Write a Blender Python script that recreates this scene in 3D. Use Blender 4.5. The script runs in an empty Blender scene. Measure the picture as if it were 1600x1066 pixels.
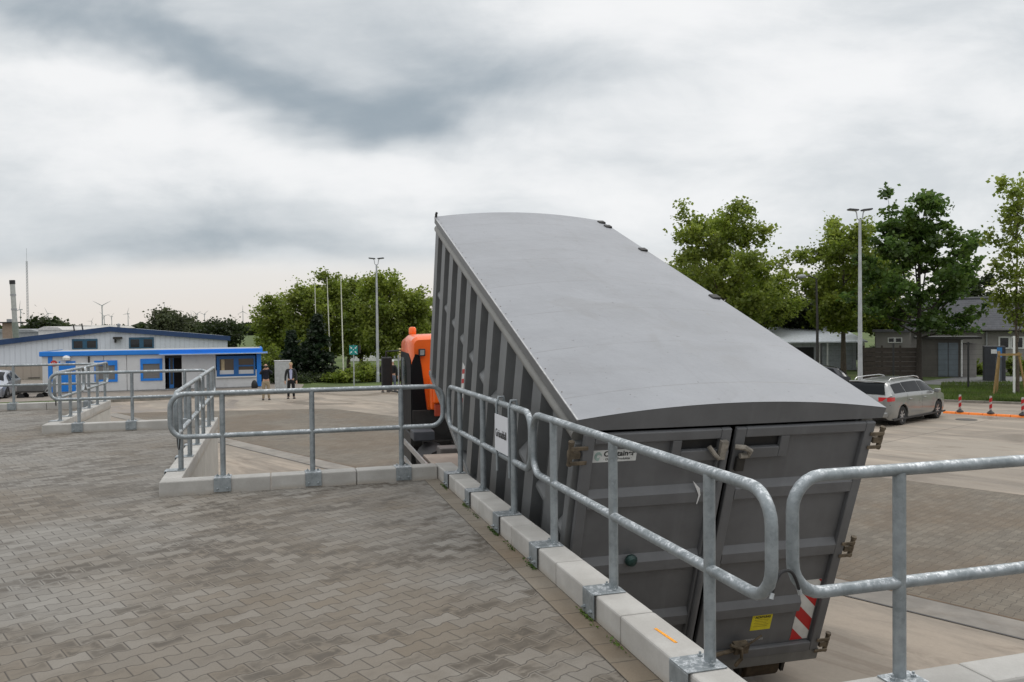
import bpy, bmesh, math, random
import numpy as np
from mathutils import Vector, Matrix, Euler
PI = math.pi
S = bpy.context.scene
COL = S.collection

# ------------------------------------------------------------------ camera
F_PX, PITCH, ROLL, TH, EYE = 1262.0, .0183, -.0098, .289, 3.5
FW = Vector((0, math.cos(PITCH), -math.sin(PITCH)))
_U = Vector((0, math.sin(PITCH), math.cos(PITCH))); _R = Vector((1, 0, 0))
CR = _R*math.cos(ROLL) + _U*math.sin(ROLL)
CU = -_R*math.sin(ROLL) + _U*math.cos(ROLL)
cam = bpy.data.objects.new('camera', bpy.data.cameras.new('camera')); COL.objects.link(cam)
cam.data.sensor_width = 36; cam.data.lens = F_PX/1600*36
cam.data.clip_start = .05; cam.data.clip_end = 20000
m3 = Matrix((CR, CU, -FW)).transposed()
cam.matrix_world = Matrix.Translation((0, 0, EYE)) @ m3.to_4x4()
S.camera = cam
S.view_settings.view_transform = 'Standard'; S.view_settings.look = 'None'
S.view_settings.exposure = 0.0; S.view_settings.gamma = 1
S.render.resolution_x = 1024; S.render.resolution_y = 682
S.cycles.max_bounces = 6; S.cycles.transparent_max_bounces = 8

# ------------------------------------------------------------------ node math helper
class V:
    def __init__(s, nt, k): s.nt = nt; s.k = k
    def _m(s, op, *a, clamp=False):
        n = s.nt.nodes.new('ShaderNodeMath'); n.operation = op; n.use_clamp = clamp
        for i, q in enumerate((s,)+a):
            if isinstance(q, V): s.nt.links.new(q.k, n.inputs[i])
            else: n.inputs[i].default_value = float(q)
        return V(s.nt, n.outputs[0])
    def __add__(s, o): return s._m('ADD', o)
    def __radd__(s, o): return s._m('ADD', o)
    def __sub__(s, o): return s._m('SUBTRACT', o)
    def __rsub__(s, o): return (s*-1) + o
    def __mul__(s, o): return s._m('MULTIPLY', o)
    def __rmul__(s, o): return s._m('MULTIPLY', o)
    def __truediv__(s, o): return s._m('DIVIDE', o)
    def floor(s): return s._m('FLOOR')
    def frac(s): return s._m('FRACT')
    def abs(s): return s._m('ABSOLUTE')
    def mn(s, o): return s._m('MINIMUM', o)
    def mx(s, o): return s._m('MAXIMUM', o)
    def pw(s, o): return s._m('POWER', o)
    def sin(s): return s._m('SINE')
    def exp(s): return s._m('EXPONENT')
    def gt(s, o): return s._m('GREATER_THAN', o)
    def mod(s, o): return s._m('FLOORED_MODULO', o)
    def step(s, a, b):
        n = s.nt.nodes.new('ShaderNodeMapRange'); n.interpolation_type = 'SMOOTHSTEP'
        s.nt.links.new(s.k, n.inputs[0]); n.inputs[1].default_value = a; n.inputs[2].default_value = b
        return V(s.nt, n.outputs[0])
def combine(nt, x, y, z=0.0):
    n = nt.nodes.new('ShaderNodeCombineXYZ')
    for i, q in enumerate((x, y, z)):
        if isinstance(q, V): nt.links.new(q.k, n.inputs[i])
        else: n.inputs[i].default_value = q
    return V(nt, n.outputs[0])
def noise(nt, vec, scale, detail=4, rough=.55, dist=0.0):
    n = nt.nodes.new('ShaderNodeTexNoise'); n.inputs['Scale'].default_value = scale
    n.inputs['Detail'].default_value = detail; n.inputs['Roughness'].default_value = rough
    n.inputs['Distortion'].default_value = dist
    if vec is not None: nt.links.new(vec.k if isinstance(vec, V) else vec, n.inputs['Vector'])
    return V(nt, n.outputs['Fac'])
def white(nt, vec):
    n = nt.nodes.new('ShaderNodeTexWhiteNoise'); nt.links.new(vec.k, n.inputs['Vector']); return V(nt, n.outputs['Value'])
def mixc(nt, fac, a, b):
    n = nt.nodes.new('ShaderNodeMix'); n.data_type = 'RGBA'
    if isinstance(fac, V): nt.links.new(fac.k, n.inputs[0])
    else: n.inputs[0].default_value = fac
    for i, q in ((6, a), (7, b)):
        if isinstance(q, V): nt.links.new(q.k, n.inputs[i])
        else: n.inputs[i].default_value = (*q[:3], 1)
    return V(nt, n.outputs[2])
def scalec(nt, c, f):
    n = nt.nodes.new('ShaderNodeVectorMath'); n.operation = 'SCALE'
    if isinstance(c, V): nt.links.new(c.k, n.inputs[0])
    else: n.inputs[0].default_value = c
    if isinstance(f, V): nt.links.new(f.k, n.inputs['Scale'])
    else: n.inputs['Scale'].default_value = f
    return V(nt, n.outputs[0])
def sep(nt, vec):
    n = nt.nodes.new('ShaderNodeSeparateXYZ'); nt.links.new(vec.k if isinstance(vec, V) else vec, n.inputs[0])
    return [V(nt, n.outputs[i]) for i in range(3)]

# ------------------------------------------------------------------ world: overcast sky
w = bpy.data.worlds.new('World'); S.world = w; w.use_nodes = True
nt = w.node_tree; bg = nt.nodes['Background']
tc = nt.nodes.new('ShaderNodeTexCoord')
dx, dy, dz = sep(nt, tc.outputs['Generated'])
el = dz.mx(0.0)
# cloud deck as a plane overhead: coordinates spread towards the horizon
inv = (el + .16)
cx, cy = dx/inv, dy/inv
deck = combine(nt, cx*.55, cy*1.0, 0.0)
n1 = noise(nt, deck, 1.1, 5, .5, .3)
n2 = noise(nt, combine(nt, cx*.5+7.3, cy*1.4, 2.0), 2.6, 5, .52, .2)
# large cloud banks placed by direction (tangent coordinates round north)
yy = dy.mx(.08)
ta, te = dx/yy, dz/yy
wob = noise(nt, combine(nt, ta*1.0, te*2.0, 4.0), 2.4, 4, .6)
wob2 = noise(nt, combine(nt, ta*1.0, te*2.0, 9.0), 2.9, 4, .6)
ta2 = ta + (wob-.5)*.40; te2 = te + (wob2-.5)*.15
def blob(px, py, sx, sy, ang):
    a0, e0 = (px-800)/F_PX, (510-py)/F_PX
    c, s = math.cos(ang), math.sin(ang)
    u = (ta2-a0)*c + (te2-e0)*s; v = (te2-e0)*c - (ta2-a0)*s
    u = u*(F_PX/sx); v = v*(F_PX/sy)
    return ((u*u+v*v)*-1.0).exp()
n3 = noise(nt, combine(nt, ta*1.0, te*1.9, 1.0), 4.2, 7, .58, .35)
n4 = noise(nt, combine(nt, ta*1.0, te*3.2, 6.0), 2.2, 6, .6, .3)
dark = blob(80, 15, 200, 60, -.3)*.65 + blob(330, 95, 190, 42, -.42)*.62 + blob(540, 165, 170, 44, -.3)*.70 \
     + blob(680, 195, 140, 42, .25)*.66 + blob(560, 50, 430, 110, -.1)*.48 + blob(860, 110, 220, 60, .1)*.22 + blob(180, 345, 520, 60, 0)*.42 + blob(60, 390, 560, 32, 0)*.30 \
     + blob(500, 385, 300, 24, 0)*.2 + blob(1500, 110, 200, 80, .4)*.40 + blob(1060, 255, 300, 30, 0)*.22 + blob(1250, 40, 240, 40, .2)*.18 + blob(1250, 400, 400, 40, 0)*.12
bright = blob(110, 125, 120, 42, -.1)*.55 + blob(330, 205, 170, 42, -.3)*.5 + blob(560, 275, 260, 36, -.05)*.35 + blob(1180, 120, 460, 200, 0)*.42
front = dy.step(.05, .3)
tone = .755 + ((n1-.5)*.38 + (n2-.5)*.32)*(1.0-front*.55) + ((n3-.5)*.75 + (n4-.5)*.6)*front + (bright*.42 - dark*.60)*front + dz.step(.5, .95)*.15
tone = tone.mx(0.0).mn(1.0)
cl = mixc(nt, tone.step(0.0, .85), (.335, .395, .445), (.77, .795, .812))
cl = mixc(nt, tone.step(.62, 1.0), cl, (.93, .935, .94))
# pale strip of clear light below the cloud base, towards the left and round the horizon
edge = te + (noise(nt, combine(nt, ta*3.0, te*5.0, 0.0), 2.2, 3, .5)-.5)*.03
strip = (1.0 - edge.step(.062, .098))*front
right = ta.step(-.15, .35)
strip = strip*(1.0 - right*.35)
cl = mixc(nt, strip, cl, mixc(nt, te.step(0.0, .08), (.80, .745, .69), (.82, .80, .775)))
# overcast sky is brighter overhead
cl = scalec(nt, cl, el.step(.35, .95)*.75 + 1.0)
sky = nt.nodes.new('ShaderNodeTexSky'); sky.sky_type = 'NISHITA'; sky.sun_disc = False
sky.sun_elevation = math.radians(48); sky.sun_rotation = math.radians(60)
skyc = scalec(nt, V(nt, sky.outputs[0]), .1)
fin = mixc(nt, .96, skyc, cl)
nt.links.new(fin.k, bg.inputs[0]); bg.inputs[1].default_value = 1.0

sun = bpy.data.objects.new('sun', bpy.data.lights.new('sun', 'SUN')); COL.objects.link(sun)
sun.data.energy = .7; sun.data.angle = math.radians(25); sun.data.color = (1, .96, .9)
_se, _sr = math.radians(48), math.radians(60)      # from the right, a little ahead
sd = Vector((math.sin(_sr)*math.cos(_se), math.cos(_sr)*math.cos(_se), math.sin(_se)))
sun.rotation_euler = sd.to_track_quat('Z', 'Y').to_euler()

# ------------------------------------------------------------------ placing helpers
def gz(y): return .25*min(1, max(0, (40-y)/32))
def ray(px, py): return FW + CR*((px-800)/F_PX) - CU*((py-533)/F_PX)
def onz(px, py, z):
    r = ray(px, py); k = (z-EYE)/r.z; return Vector((r.x*k, r.y*k, z))
def aty(px, py, y):
    r = ray(px, py); k = y/r.y; return Vector((r.x*k, y, EYE+r.z*k))
def yard(px, py):
    z = 0
    for _ in range(60): p = onz(px, py, z); z = gz(p.y)
    return p
GA = Vector((math.cos(TH), math.sin(TH), 0)); GB = Vector((-math.sin(TH), math.cos(TH), 0))
def gr(a, b, z=0): return GA*a + GB*b + Vector((0, 0, z))
class Front:
    """a facade line: px -> distance along it, (px,py) -> height above its foot"""
    def __init__(s, px, depth, rz, z0):
        p = aty(px, 520, depth); s.o = Vector((p.x, p.y, z0)); s.rz = rz; s.u = Vector((math.cos(rz), math.sin(rz), 0)); s.z0 = z0
    def x(s, px):
        r = ray(px, 560); k = (s.o.x*s.u.y-s.o.y*s.u.x)/(r.x*s.u.y-r.y*s.u.x)
        return (Vector((r.x*k, r.y*k, 0))-s.o).dot(s.u)
    def z(s, px, py):
        p = s.o + s.u*s.x(px); return aty(px, py, p.y).z - s.z0

# ------------------------------------------------------------------ materials
MC = {}
def new_mat(name):
    m = bpy.data.materials.new(name); m.use_nodes = True
    nt = m.node_tree; b = nt.nodes['Principled BSDF']; return m, nt, b
def bump(nt, b, h, strength=.3, dist=.01):
    n = nt.nodes.new('ShaderNodeBump'); n.inputs['Strength'].default_value = strength; n.inputs['Distance'].default_value = dist
    nt.links.new(h.k, n.inputs['Height']); nt.links.new(n.outputs[0], b.inputs['Normal'])
def gpos(nt):
    n = nt.nodes.new('ShaderNodeNewGeometry'); return V(nt, n.outputs['Position'])
def opos(nt):
    n = nt.nodes.new('ShaderNodeTexCoord'); return V(nt, n.outputs['Object'])
def M(name, col, rough=.6, metal=0, var=.12, scale=6, bmp=0, bs=40, dirt=None, da=.5, ds=2.0, spec=None, coat=0, alpha=None):
    if name in MC: return MC[name]
    m, nt, b = new_mat(name)
    p = opos(nt)
    n = noise(nt, p, scale, 5, .6)
    c = mixc(nt, n.step(.3, .7), [max(0, x*(1-var)) for x in col], [min(1, x*(1+var)) for x in col])
    if dirt:
        d = noise(nt, p, ds, 6, .65)
        c = mixc(nt, d.step(.52, .75)*da, c, dirt)
    nt.links.new(c.k, b.inputs['Base Color'])
    b.inputs['Metallic'].default_value = metal
    rr = (n-.5)*.15 + rough; nt.links.new(rr.k, b.inputs['Roughness'])
    if spec is not None: b.inputs['Specular IOR Level'].default_value = spec
    if coat: b.inputs['Coat Weight'].default_value = coat; b.inputs['Coat Roughness'].default_value = .08
    if bmp: bump(nt, b, noise(nt, p, bs, 4, .6), bmp, .01)
    MC[name] = m; return m
def glass(name='window_glass', col=(.02, .025, .03), rough=.06):
    if name in MC: return MC[name]
    m, nt, b = new_mat(name)
    b.inputs['Base Color'].default_value = (*col, 1); b.inputs['Roughness'].default_value = rough
    b.inputs['Specular IOR Level'].default_value = .7
    n = noise(nt, opos(nt), 1.3, 2); bump(nt, b, n, .05, .02)
    MC[name] = m; return m

def galv():
    m, nt, b = new_mat('galvanised_steel')
    p = gpos(nt)
    vn = nt.nodes.new('ShaderNodeTexVoronoi'); vn.inputs['Scale'].default_value = 55; nt.links.new(p.k, vn.inputs['Vector'])
    r = sep(nt, vn.outputs['Color'])[0]
    n = noise(nt, p, 9, 6, .7); n3 = noise(nt, p, 38, 5, .75)
    geo = nt.nodes.new('ShaderNodeNewGeometry'); up = sep(nt, geo.outputs['Normal'])[2]
    streak = (n3.step(.46, .60)*n.step(.36, .58))*up.step(.15, .75)
    c = mixc(nt, n.step(.3, .72), (.20, .225, .235), (.33, .36, .375))
    c = mixc(nt, r*.35, c, (.36, .39, .41))
    c = mixc(nt, streak*.9, c, (.74, .76, .78))
    nt.links.new(c.k, b.inputs['Base Color']); b.inputs['Metallic'].default_value = .55
    rr = n*.25 + .38; nt.links.new(rr.k, b.inputs['Roughness']); bump(nt, b, n3, .12, .004)
    return m
GALV = galv()
def paving(name, base_dark, base_light, brown, wet=1.0, L=.185, Wd=.120, wave=.0095, ang=.724, off=(0, 0), gap=.022):
    """interlocking wavy stones laid in courses"""
    m, nt, b = new_mat(name)
    p = gpos(nt); x, y, z = sep(nt, p)
    c, s = math.cos(ang), math.sin(ang)
    v = x*c + y*s + off[0]; u = y*c - x*s + off[1]
    vv = v/L
    ph = vv.frac()
    w_ = 1.0-(((ph-.5).abs()*2.0).step(.30, .70))*2.0        # +1 in the middle of the period, -1 at its ends
    q = u/Wd; k = (q+.5).floor(); sg = 1.0-k.mod(2.0)*2.0
    dl = u - k*Wd - sg*w_*wave
    above = dl.gt(0.0)
    row = k - 1.0 + above
    odd = row.mod(2.0)
    vs = vv + odd*.5
    colm = vs.floor(); fv = vs.frac()
    du = dl.abs(); dv = (.5 - (fv-.5).abs())*L
    d = du.mn(dv)
    joint = 1.0 - d.step(.0015, .0045)
    rnd = white(nt, combine(nt, row, colm, 0.0)); rnd2 = white(nt, combine(nt, row, colm, 5.0))
    fine = noise(nt, p, 90, 5, .7); mid = noise(nt, p, 7, 4, .6); big = noise(nt, combine(nt, x*.6, y*.6, 0.0), .8, 5, .6)
    big2 = noise(nt, combine(nt, x, y, 3.0), .35, 4, .6)
    cc = mixc(nt, (rnd*.6 + mid*.6 - .1).mx(0.0).mn(1.0), base_dark, base_light)
    cc = mixc(nt, (big2.step(.40, .60)*.8*(rnd2*.5+.5)), cc, brown)
    cc = mixc(nt, noise(nt, combine(nt, x*1.2, y*1.2, 8.0), 1.7, 4, .65).step(.5, .68)*.35, cc, [q_*.62 for q_ in brown])
    cc = mixc(nt, big.step(.5, .72)*.35, cc, [q*1.25 for q in base_light])
    # water lying in the dished middle of some stones
    inner = d.step(.006, .020)
    patch = noise(nt, combine(nt, v*.55+3, u*1.5, 1.0), 1.0, 5, .65)
    wetm = inner*rnd2.step(.25, .50)*(noise(nt, p, 9, 4, .65).step(.34, .50))*patch.step(.43, .56)*wet
    cc = mixc(nt, wetm*.92, cc, [q*.43 for q in brown])
    cc = scalec(nt, cc, fine*.5 + .75)
    cc = mixc(nt, joint*.8, cc, (.045, .04, .034))
    nt.links.new(cc.k, b.inputs['Base Color'])
    rr = .85 - wetm*.25 + (big-.5)*.15; nt.links.new(rr.k, b.inputs['Roughness'])
    h = d.step(0.0, .008) + fine*.12 - wetm*.15
    bump(nt, b, h, .6, .006)
    return m
PAVE = paving('platform_paving', (.160, .148, .131), (.243, .229, .206), (.145, .114, .080))
YPAVE = paving('yard_block_paving', (.112, .096, .075), (.190, .165, .130), (.14, .103, .068), wet=.4, L=.2, Wd=.125, wave=.009)
def concrete_yard():
    m, nt, b = new_mat('yard_concrete')
    p = gpos(nt); x, y, z = sep(nt, p); c, s = math.cos(.724), math.sin(.724)
    v = x*c+y*s; u = y*c-x*s
    jv = ((v-9.95)/5.24).frac(); ju = (u/5.0 + ((v-9.95)/5.24).floor()*.5*0).frac()
    d = ((.5-(jv-.5).abs())*5.24).mn((.5-(ju-.5).abs())*5.0)
    joint = 1.0-d.step(.006, .02)
    slab = white(nt, combine(nt, (v-9.95)._m('DIVIDE', 5.24).floor(), (u/5.0).floor(), 0.0))
    st = noise(nt, combine(nt, u*.22, v*.75, 0.0), .9, 6, .65, .6)
    st2 = noise(nt, combine(nt, u*.5, v*.8, 6.0), .5, 5, .6, .8)
    f = noise(nt, p, 30, 5, .7)
    cc = mixc(nt, slab*.7+.1, (.205, .172, .137), (.30, .262, .215))
    cc = mixc(nt, st.step(.46, .62)*.7, cc, (.38, .315, .25))
    cc = mixc(nt, st2.step(.48, .62)*.72, cc, (.175, .138, .105))
    st3 = noise(nt, combine(nt, u*.35, v*1.6, 2.0), 1.3, 6, .7, 1.2)
    cc = mixc(nt, st3.step(.52, .66)*.5, cc, (.15, .115, .085))
    cc = scalec(nt, cc, f*.3+.85)
    cc = mixc(nt, joint*.8, cc, (.06, .05, .04))
    nt.links.new(cc.k, b.inputs['Base Color'])
    rr = .78 - st2.step(.50, .64)*.42; nt.links.new(rr.k, b.inputs['Roughness'])
    bump(nt, b, f, .15, .005)
    return m
YCON = concrete_yard()
def kerb_mat():
    m, nt, b = new_mat('kerb_concrete')
    p = gpos(nt); n = noise(nt, p, 60, 5, .7); n2 = noise(nt, p, 3.0, 5, .6)
    z = sep(nt, p)[2]
    cc = mixc(nt, n2.step(.3, .7), (.37, .355, .33), (.46, .447, .42))
    low = (1.0-z.step(1.80, 1.86))*n2.step(.3, .6)
    cc = mixc(nt, low*.45, cc, (.26, .20, .13))
    oi = nt.nodes.new('ShaderNodeObjectInfo'); r = V(nt, oi.outputs['Random'])
    cc = scalec(nt, cc, (n*.22+.9)*(r*.12+.92))
    pit = noise(nt, p, 160, 2, .5).step(.66, .72)
    cc = mixc(nt, pit*.4, cc, (.2, .18, .16))
    nt.links.new(cc.k, b.inputs['Base Color']); b.inputs['Roughness'].default_value = .85
    bump(nt, b, n, .2, .003); return m
KERB = kerb_mat()
def paint(name, col, rust=.25, rough=.5, streak=.3, light=None):
    m, nt, b = new_mat(name)
    p = opos(nt); x, y, z = sep(nt, p)
    n = noise(nt, p, 2.2, 6, .6); n2 = noise(nt, combine(nt, x*9.0, y*9.0, z*.9), 1.0, 5, .6); n3 = noise(nt, p, 14, 6, .7)
    cc = mixc(nt, n.step(.3, .7), [q*.86 for q in col], [q*1.12 for q in col])
    cc = mixc(nt, n2.step(.5, .8)*streak, cc, [q*1.5 for q in col] if light is None else light)
    cc = mixc(nt, (n3.step(.66, .74)*n.step(.45, .6))*rust, cc, (.16, .085, .035))
    scr = noise(nt, combine(nt, x*3.0, y*60.0, z*60.0), 1.0, 3, .6).step(.70, .74)
    cc = mixc(nt, scr*.25, cc, [q*.5 for q in col])
    nt.links.new(cc.k, b.inputs['Base Color']); rr = n*.2+rough-.1; nt.links.new(rr.k, b.inputs['Roughness'])
    bump(nt, b, n + n3*.15, .15, .02); return m
CDOOR = paint('container_door_paint', (.125, .127, .132), .35)
CSIDE = paint('container_side_paint', (.14, .145, .147), .45)
def lid_mat():
    m, nt, b = new_mat('container_lid_paint')
    p = opos(nt); x, y, z = sep(nt, p)
    n = noise(nt, p, .8, 6, .6); n3 = noise(nt, p, 11, 5, .7)
    cc = mixc(nt, n.step(.3, .7), (.235, .242, .258), (.285, .293, .312))
    seam = (1.0-(((y+.15)/.93).frac()-.5).abs().step(.0, .012))
    wisp = noise(nt, combine(nt, x*1.1, y*9.0, 0.0), 1.6, 5, .65)
    cc = mixc(nt, wisp.step(.60, .70)*.18, cc, (.34, .34, .345))
    cc = mixc(nt, seam*wisp.step(.44, .56)*.55, cc, (.16, .155, .15))
    blot = noise(nt, combine(nt, x*.9, y*1.3, 9.0), 1.1, 6, .7, 1.4)
    cc = mixc(nt, blot.step(.50, .66)*.22, cc, (.20, .20, .205))
    run = noise(nt, combine(nt, x*16.0, y*.7, 2.0), 1.0, 4, .6).step(.58, .75)
    cc = mixc(nt, run*.14, cc, (.15, .14, .13))
    cc = mixc(nt, (noise(nt, p, 5, 6, .75).step(.66, .72))*.4, cc, (.19, .145, .10))
    spot = noise(nt, p, 26, 2, .5).step(.72, .76)
    cc = mixc(nt, spot*.6, cc, (.08, .075, .07))
    st = noise(nt, combine(nt, x*1.4, y*.7, 5.0), 1.3, 5, .6, 1.0)
    cc = mixc(nt, st.step(.56, .70)*.25, cc, (.19, .185, .18))
    nt.links.new(cc.k, b.inputs['Base Color']); rr = n*.25+.36; nt.links.new(rr.k, b.inputs['Roughness'])
    h = n*1.0 + noise(nt, p, 2.6, 2, .4)*.45 + seam*.05
    bump(nt, b, h, .75, .055); return m
CLID = lid_mat()
RUSTY = M('rusty_metal', (.14, .11, .075), .8, .2, .4, 12, .4, 60, dirt=(.05, .04, .03), da=.8, ds=8)
DARKM = M('dark_metal', (.035, .033, .03), .6, .3, .3, 10)
BLACK = M('black_plastic', (.012, .012, .013), .5, 0, .2, 10)
RUBBER = M('rubber', (.018, .018, .018), .85, 0, .2, 20)
WHITEP = M('white_paint', (.72, .72, .70), .5, 0, .05, 3, dirt=(.5, .48, .44), da=.4)
ORANGE = M('orange_paint', (.86, .13, .008), .35, 0, .08, 2, coat=.4)
ORANGEP = M('orange_plastic', (.88, .22, .02), .5, 0, .1, 6)
RED = M('red_paint', (.45, .015, .015), .5, 0, .1, 5)
GREY = M('grey_paint', (.3, .31, .32), .5, 0, .1, 5)
STEEL = M('lamp_pole_steel', (.42, .44, .45), .5, .4, .15, 3)

# ------------------------------------------------------------------ mesh helpers
class MB:
    def __init__(s): s.v = []; s.f = []; s.m = []
    def add(s, vs, fs, mi=0):
        o = len(s.v); s.v += [tuple(q) for q in vs]; s.f += [tuple(o+i for i in f) for f in fs]; s.m += [mi]*len(fs); return s
    def box(s, x0, x1, y0, y1, z0, z1, mi=0, T=None):
        vs = [Vector((x, y, z)) for z in (z0, z1) for y in (y0, y1) for x in (x0, x1)]
        if T is not None: vs = [T @ q for q in vs]
        return s.add(vs, [(0, 2, 3, 1), (4, 5, 7, 6), (0, 1, 5, 4), (2, 6, 7, 3), (0, 4, 6, 2), (1, 3, 7, 5)], mi)
    def bar(s, a, b, w, h, mi=0, up=(0, 0, 1)):
        a, b = Vector(a), Vector(b); d = (b-a).normalized(); u = Vector(up)
        if abs(d.dot(u)) > .98: u = Vector((1, 0, 0))
        r = d.cross(u).normalized(); u = r.cross(d)
        vs = [p + r*(i*w/2) + u*(j*h/2) for p in (a, b) for i, j in ((-1, -1), (1, -1), (1, 1), (-1, 1))]
        return s.add(vs, [(3, 2, 1, 0), (4, 5, 6, 7), (0, 1, 5, 4), (1, 2, 6, 5), (2, 3, 7, 6), (3, 0, 4, 7)], mi)
    def tube(s, pts, r, n=10, closed=False, mi=0, cap=True):
        pts = [Vector(p) for p in pts]; k = len(pts)
        rs = r if isinstance(r, (list, tuple)) else [r]*k
        vs = []; prev = None
        for i, p in enumerate(pts):
            if closed: t = (pts[(i+1) % k]-pts[i-1]).normalized()
            else: t = (pts[min(i+1, k-1)]-pts[max(i-1, 0)]).normalized()
            if prev is None:
                u = t.cross(Vector((0, 0, 1)))
                if u.length < .1: u = t.cross(Vector((1, 0, 0)))
                u.normalize()
            else: u = (prev - t*prev.dot(t)).normalized()
            prev = u; w_ = t.cross(u)
            vs += [p + (u*math.cos(2*PI*j/n)+w_*math.sin(2*PI*j/n))*rs[i] for j in range(n)]
        fs = []
        for i in range(k if closed else k-1):
            a, b = i*n, ((i+1) % k)*n
            fs += [(a+j, a+(j+1) % n, b+(j+1) % n, b+j) for j in range(n)]
        if cap and not closed: fs += [tuple(range(n-1, -1, -1)), tuple((k-1)*n+j for j in range(n))]
        return s.add(vs, fs, mi)
    def lathe(s, prof, n=20, c=(0, 0, 0), axis='z', mi=0, caps=True):
        c = Vector(c); vs = []
        for r, h in prof:
            for j in range(n):
                a = 2*PI*j/n; q = (r*math.cos(a), r*math.sin(a), h)
                q = {'z': q, 'x': (q[2], q[0], q[1]), 'y': (q[0], q[2], q[1])}[axis]
                vs.append(c+Vector(q))
        fs = [(i*n+j, i*n+(j+1) % n, (i+1)*n+(j+1) % n, (i+1)*n+j) for i in range(len(prof)-1) for j in range(n)]
        if caps and prof[0][0] > 1e-6: fs.append(tuple(range(n-1, -1, -1)))
        if caps and prof[-1][0] > 1e-6: fs.append(tuple((len(prof)-1)*n+j for j in range(n)))
        return s.add(vs, fs, mi)
    def prism(s, poly, d0, d1, fn=None, mi=0):
        """poly of (u,v); fn(u,v,d)->xyz"""
        fn = fn or (lambda u, v, d: (u, d, v)); n = len(poly)
        vs = [fn(u, v, d0) for u, v in poly] + [fn(u, v, d1) for u, v in poly]
        return s.add(vs, [tuple(range(n)), tuple(range(2*n-1, n-1, -1))] + [(i, i+n, (i+1) % n+n, (i+1) % n) for i in range(n)], mi)
    def grid(s, rows, mi=0, closed=False):
        nr, nc = len(rows), len(rows[0]); vs = [q for r in rows for q in r]
        return s.add(vs, [(i*nc+j, i*nc+(j+1) % nc, (i+1)*nc+(j+1) % nc, (i+1)*nc+j) for i in range(nr-1) for j in range(nc if closed else nc-1)], mi)
    def build(s, name, mats, parent=None, smooth=False, bevel=0, fix=True):
        me = bpy.data.meshes.new(name); me.from_pydata(s.v, [], s.f)
        for mm in (mats if isinstance(mats, (list, tuple)) else [mats]): me.materials.append(mm)
        me.polygons.foreach_set('material_index', s.m)
        if fix:
            bm = bmesh.new(); bm.from_mesh(me); bmesh.ops.recalc_face_normals(bm, faces=bm.faces); bm.to_mesh(me); bm.free()
        if smooth:
            me.polygons.foreach_set('use_smooth', [True]*len(me.polygons))
            me.set_sharp_from_angle(angle=math.radians(38))
        o = bpy.data.objects.new(name, me); COL.objects.link(o)
        if parent: o.parent = parent
        if bevel:
            bv = o.modifiers.new('bevel', 'BEVEL'); bv.width = bevel; bv.segments = 2; bv.limit_method = 'ANGLE'
        return o
def tag(o, label=None, cat=None, group=None, kind=None):
    if label: o['label'] = label
    if cat: o['category'] = cat
    if group: o['group'] = group
    if kind: o['kind'] = kind
    return o
def thing(name, label, cat, loc=(0, 0, 0), rz=0, group=None, rot=None):
    o = bpy.data.objects.new(name, None); COL.objects.link(o); o.empty_display_size = .2
    o.location = loc; o.rotation_euler = rot or (0, 0, rz); return tag(o, label, cat, group)
def copy_tree(o, parent=None):
    c = o.copy(); COL.objects.link(c)
    if parent: c.parent = parent
    for ch in [q for q in COL.objects if q.parent == o]: copy_tree(ch, c)
    return c
def dup(o, loc, rz, label, group=None, scale=1):
    c = copy_tree(o); c.location = loc; c.rotation_euler = (0, 0, rz); c['label'] = label
    if group: c['group'] = group
    c.scale = (scale,)*3; return c
def text_mb(txt, size, fn, extr=.0006, bold=0, align='LEFT', sx=1.0):
    cu = bpy.data.curves.new('t', 'FONT'); cu.body = txt; cu.size = size; cu.align_x = align; cu.extrude = extr; cu.offset = bold
    o = bpy.data.objects.new('t', cu); COL.objects.link(o)
    bpy.context.view_layer.update(); dg = bpy.context.evaluated_depsgraph_get()
    me = bpy.data.meshes.new_from_object(o.evaluated_get(dg)); mb = MB()
    mb.add([fn(q.co.x*sx, q.co.y, q.co.z) for q in me.vertices], [tuple(p.vertices) for p in me.polygons])
    bpy.data.objects.remove(o); bpy.data.curves.remove(cu); bpy.data.meshes.remove(me)
    return mb
def sheet(name, poly, zfn, mat, cuts=(), kind='structure'):
    """flat ground sheet; cut at the lines y=const where the ground changes slope"""
    bm = bmesh.new(); f = bm.faces.new([bm.verts.new((p[0], p[1], 0)) for p in poly])
    for c in cuts:
        bmesh.ops.bisect_plane(bm, geom=bm.verts[:]+bm.edges[:]+bm.faces[:], plane_co=(0, c, 0), plane_no=(0, 1, 0))
    for v_ in bm.verts: v_.co.z = zfn(v_.co.y)
    bmesh.ops.recalc_face_normals(bm, faces=bm.faces)
    for f in bm.faces:
        if f.normal.z < 0: f.normal_flip()
    me = bpy.data.meshes.new(name); bm.to_mesh(me); bm.free(); me.materials.append(mat)
    o = bpy.data.objects.new(name, me); COL.objects.link(o)
    if kind: o['kind'] = kind
    return o

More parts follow.
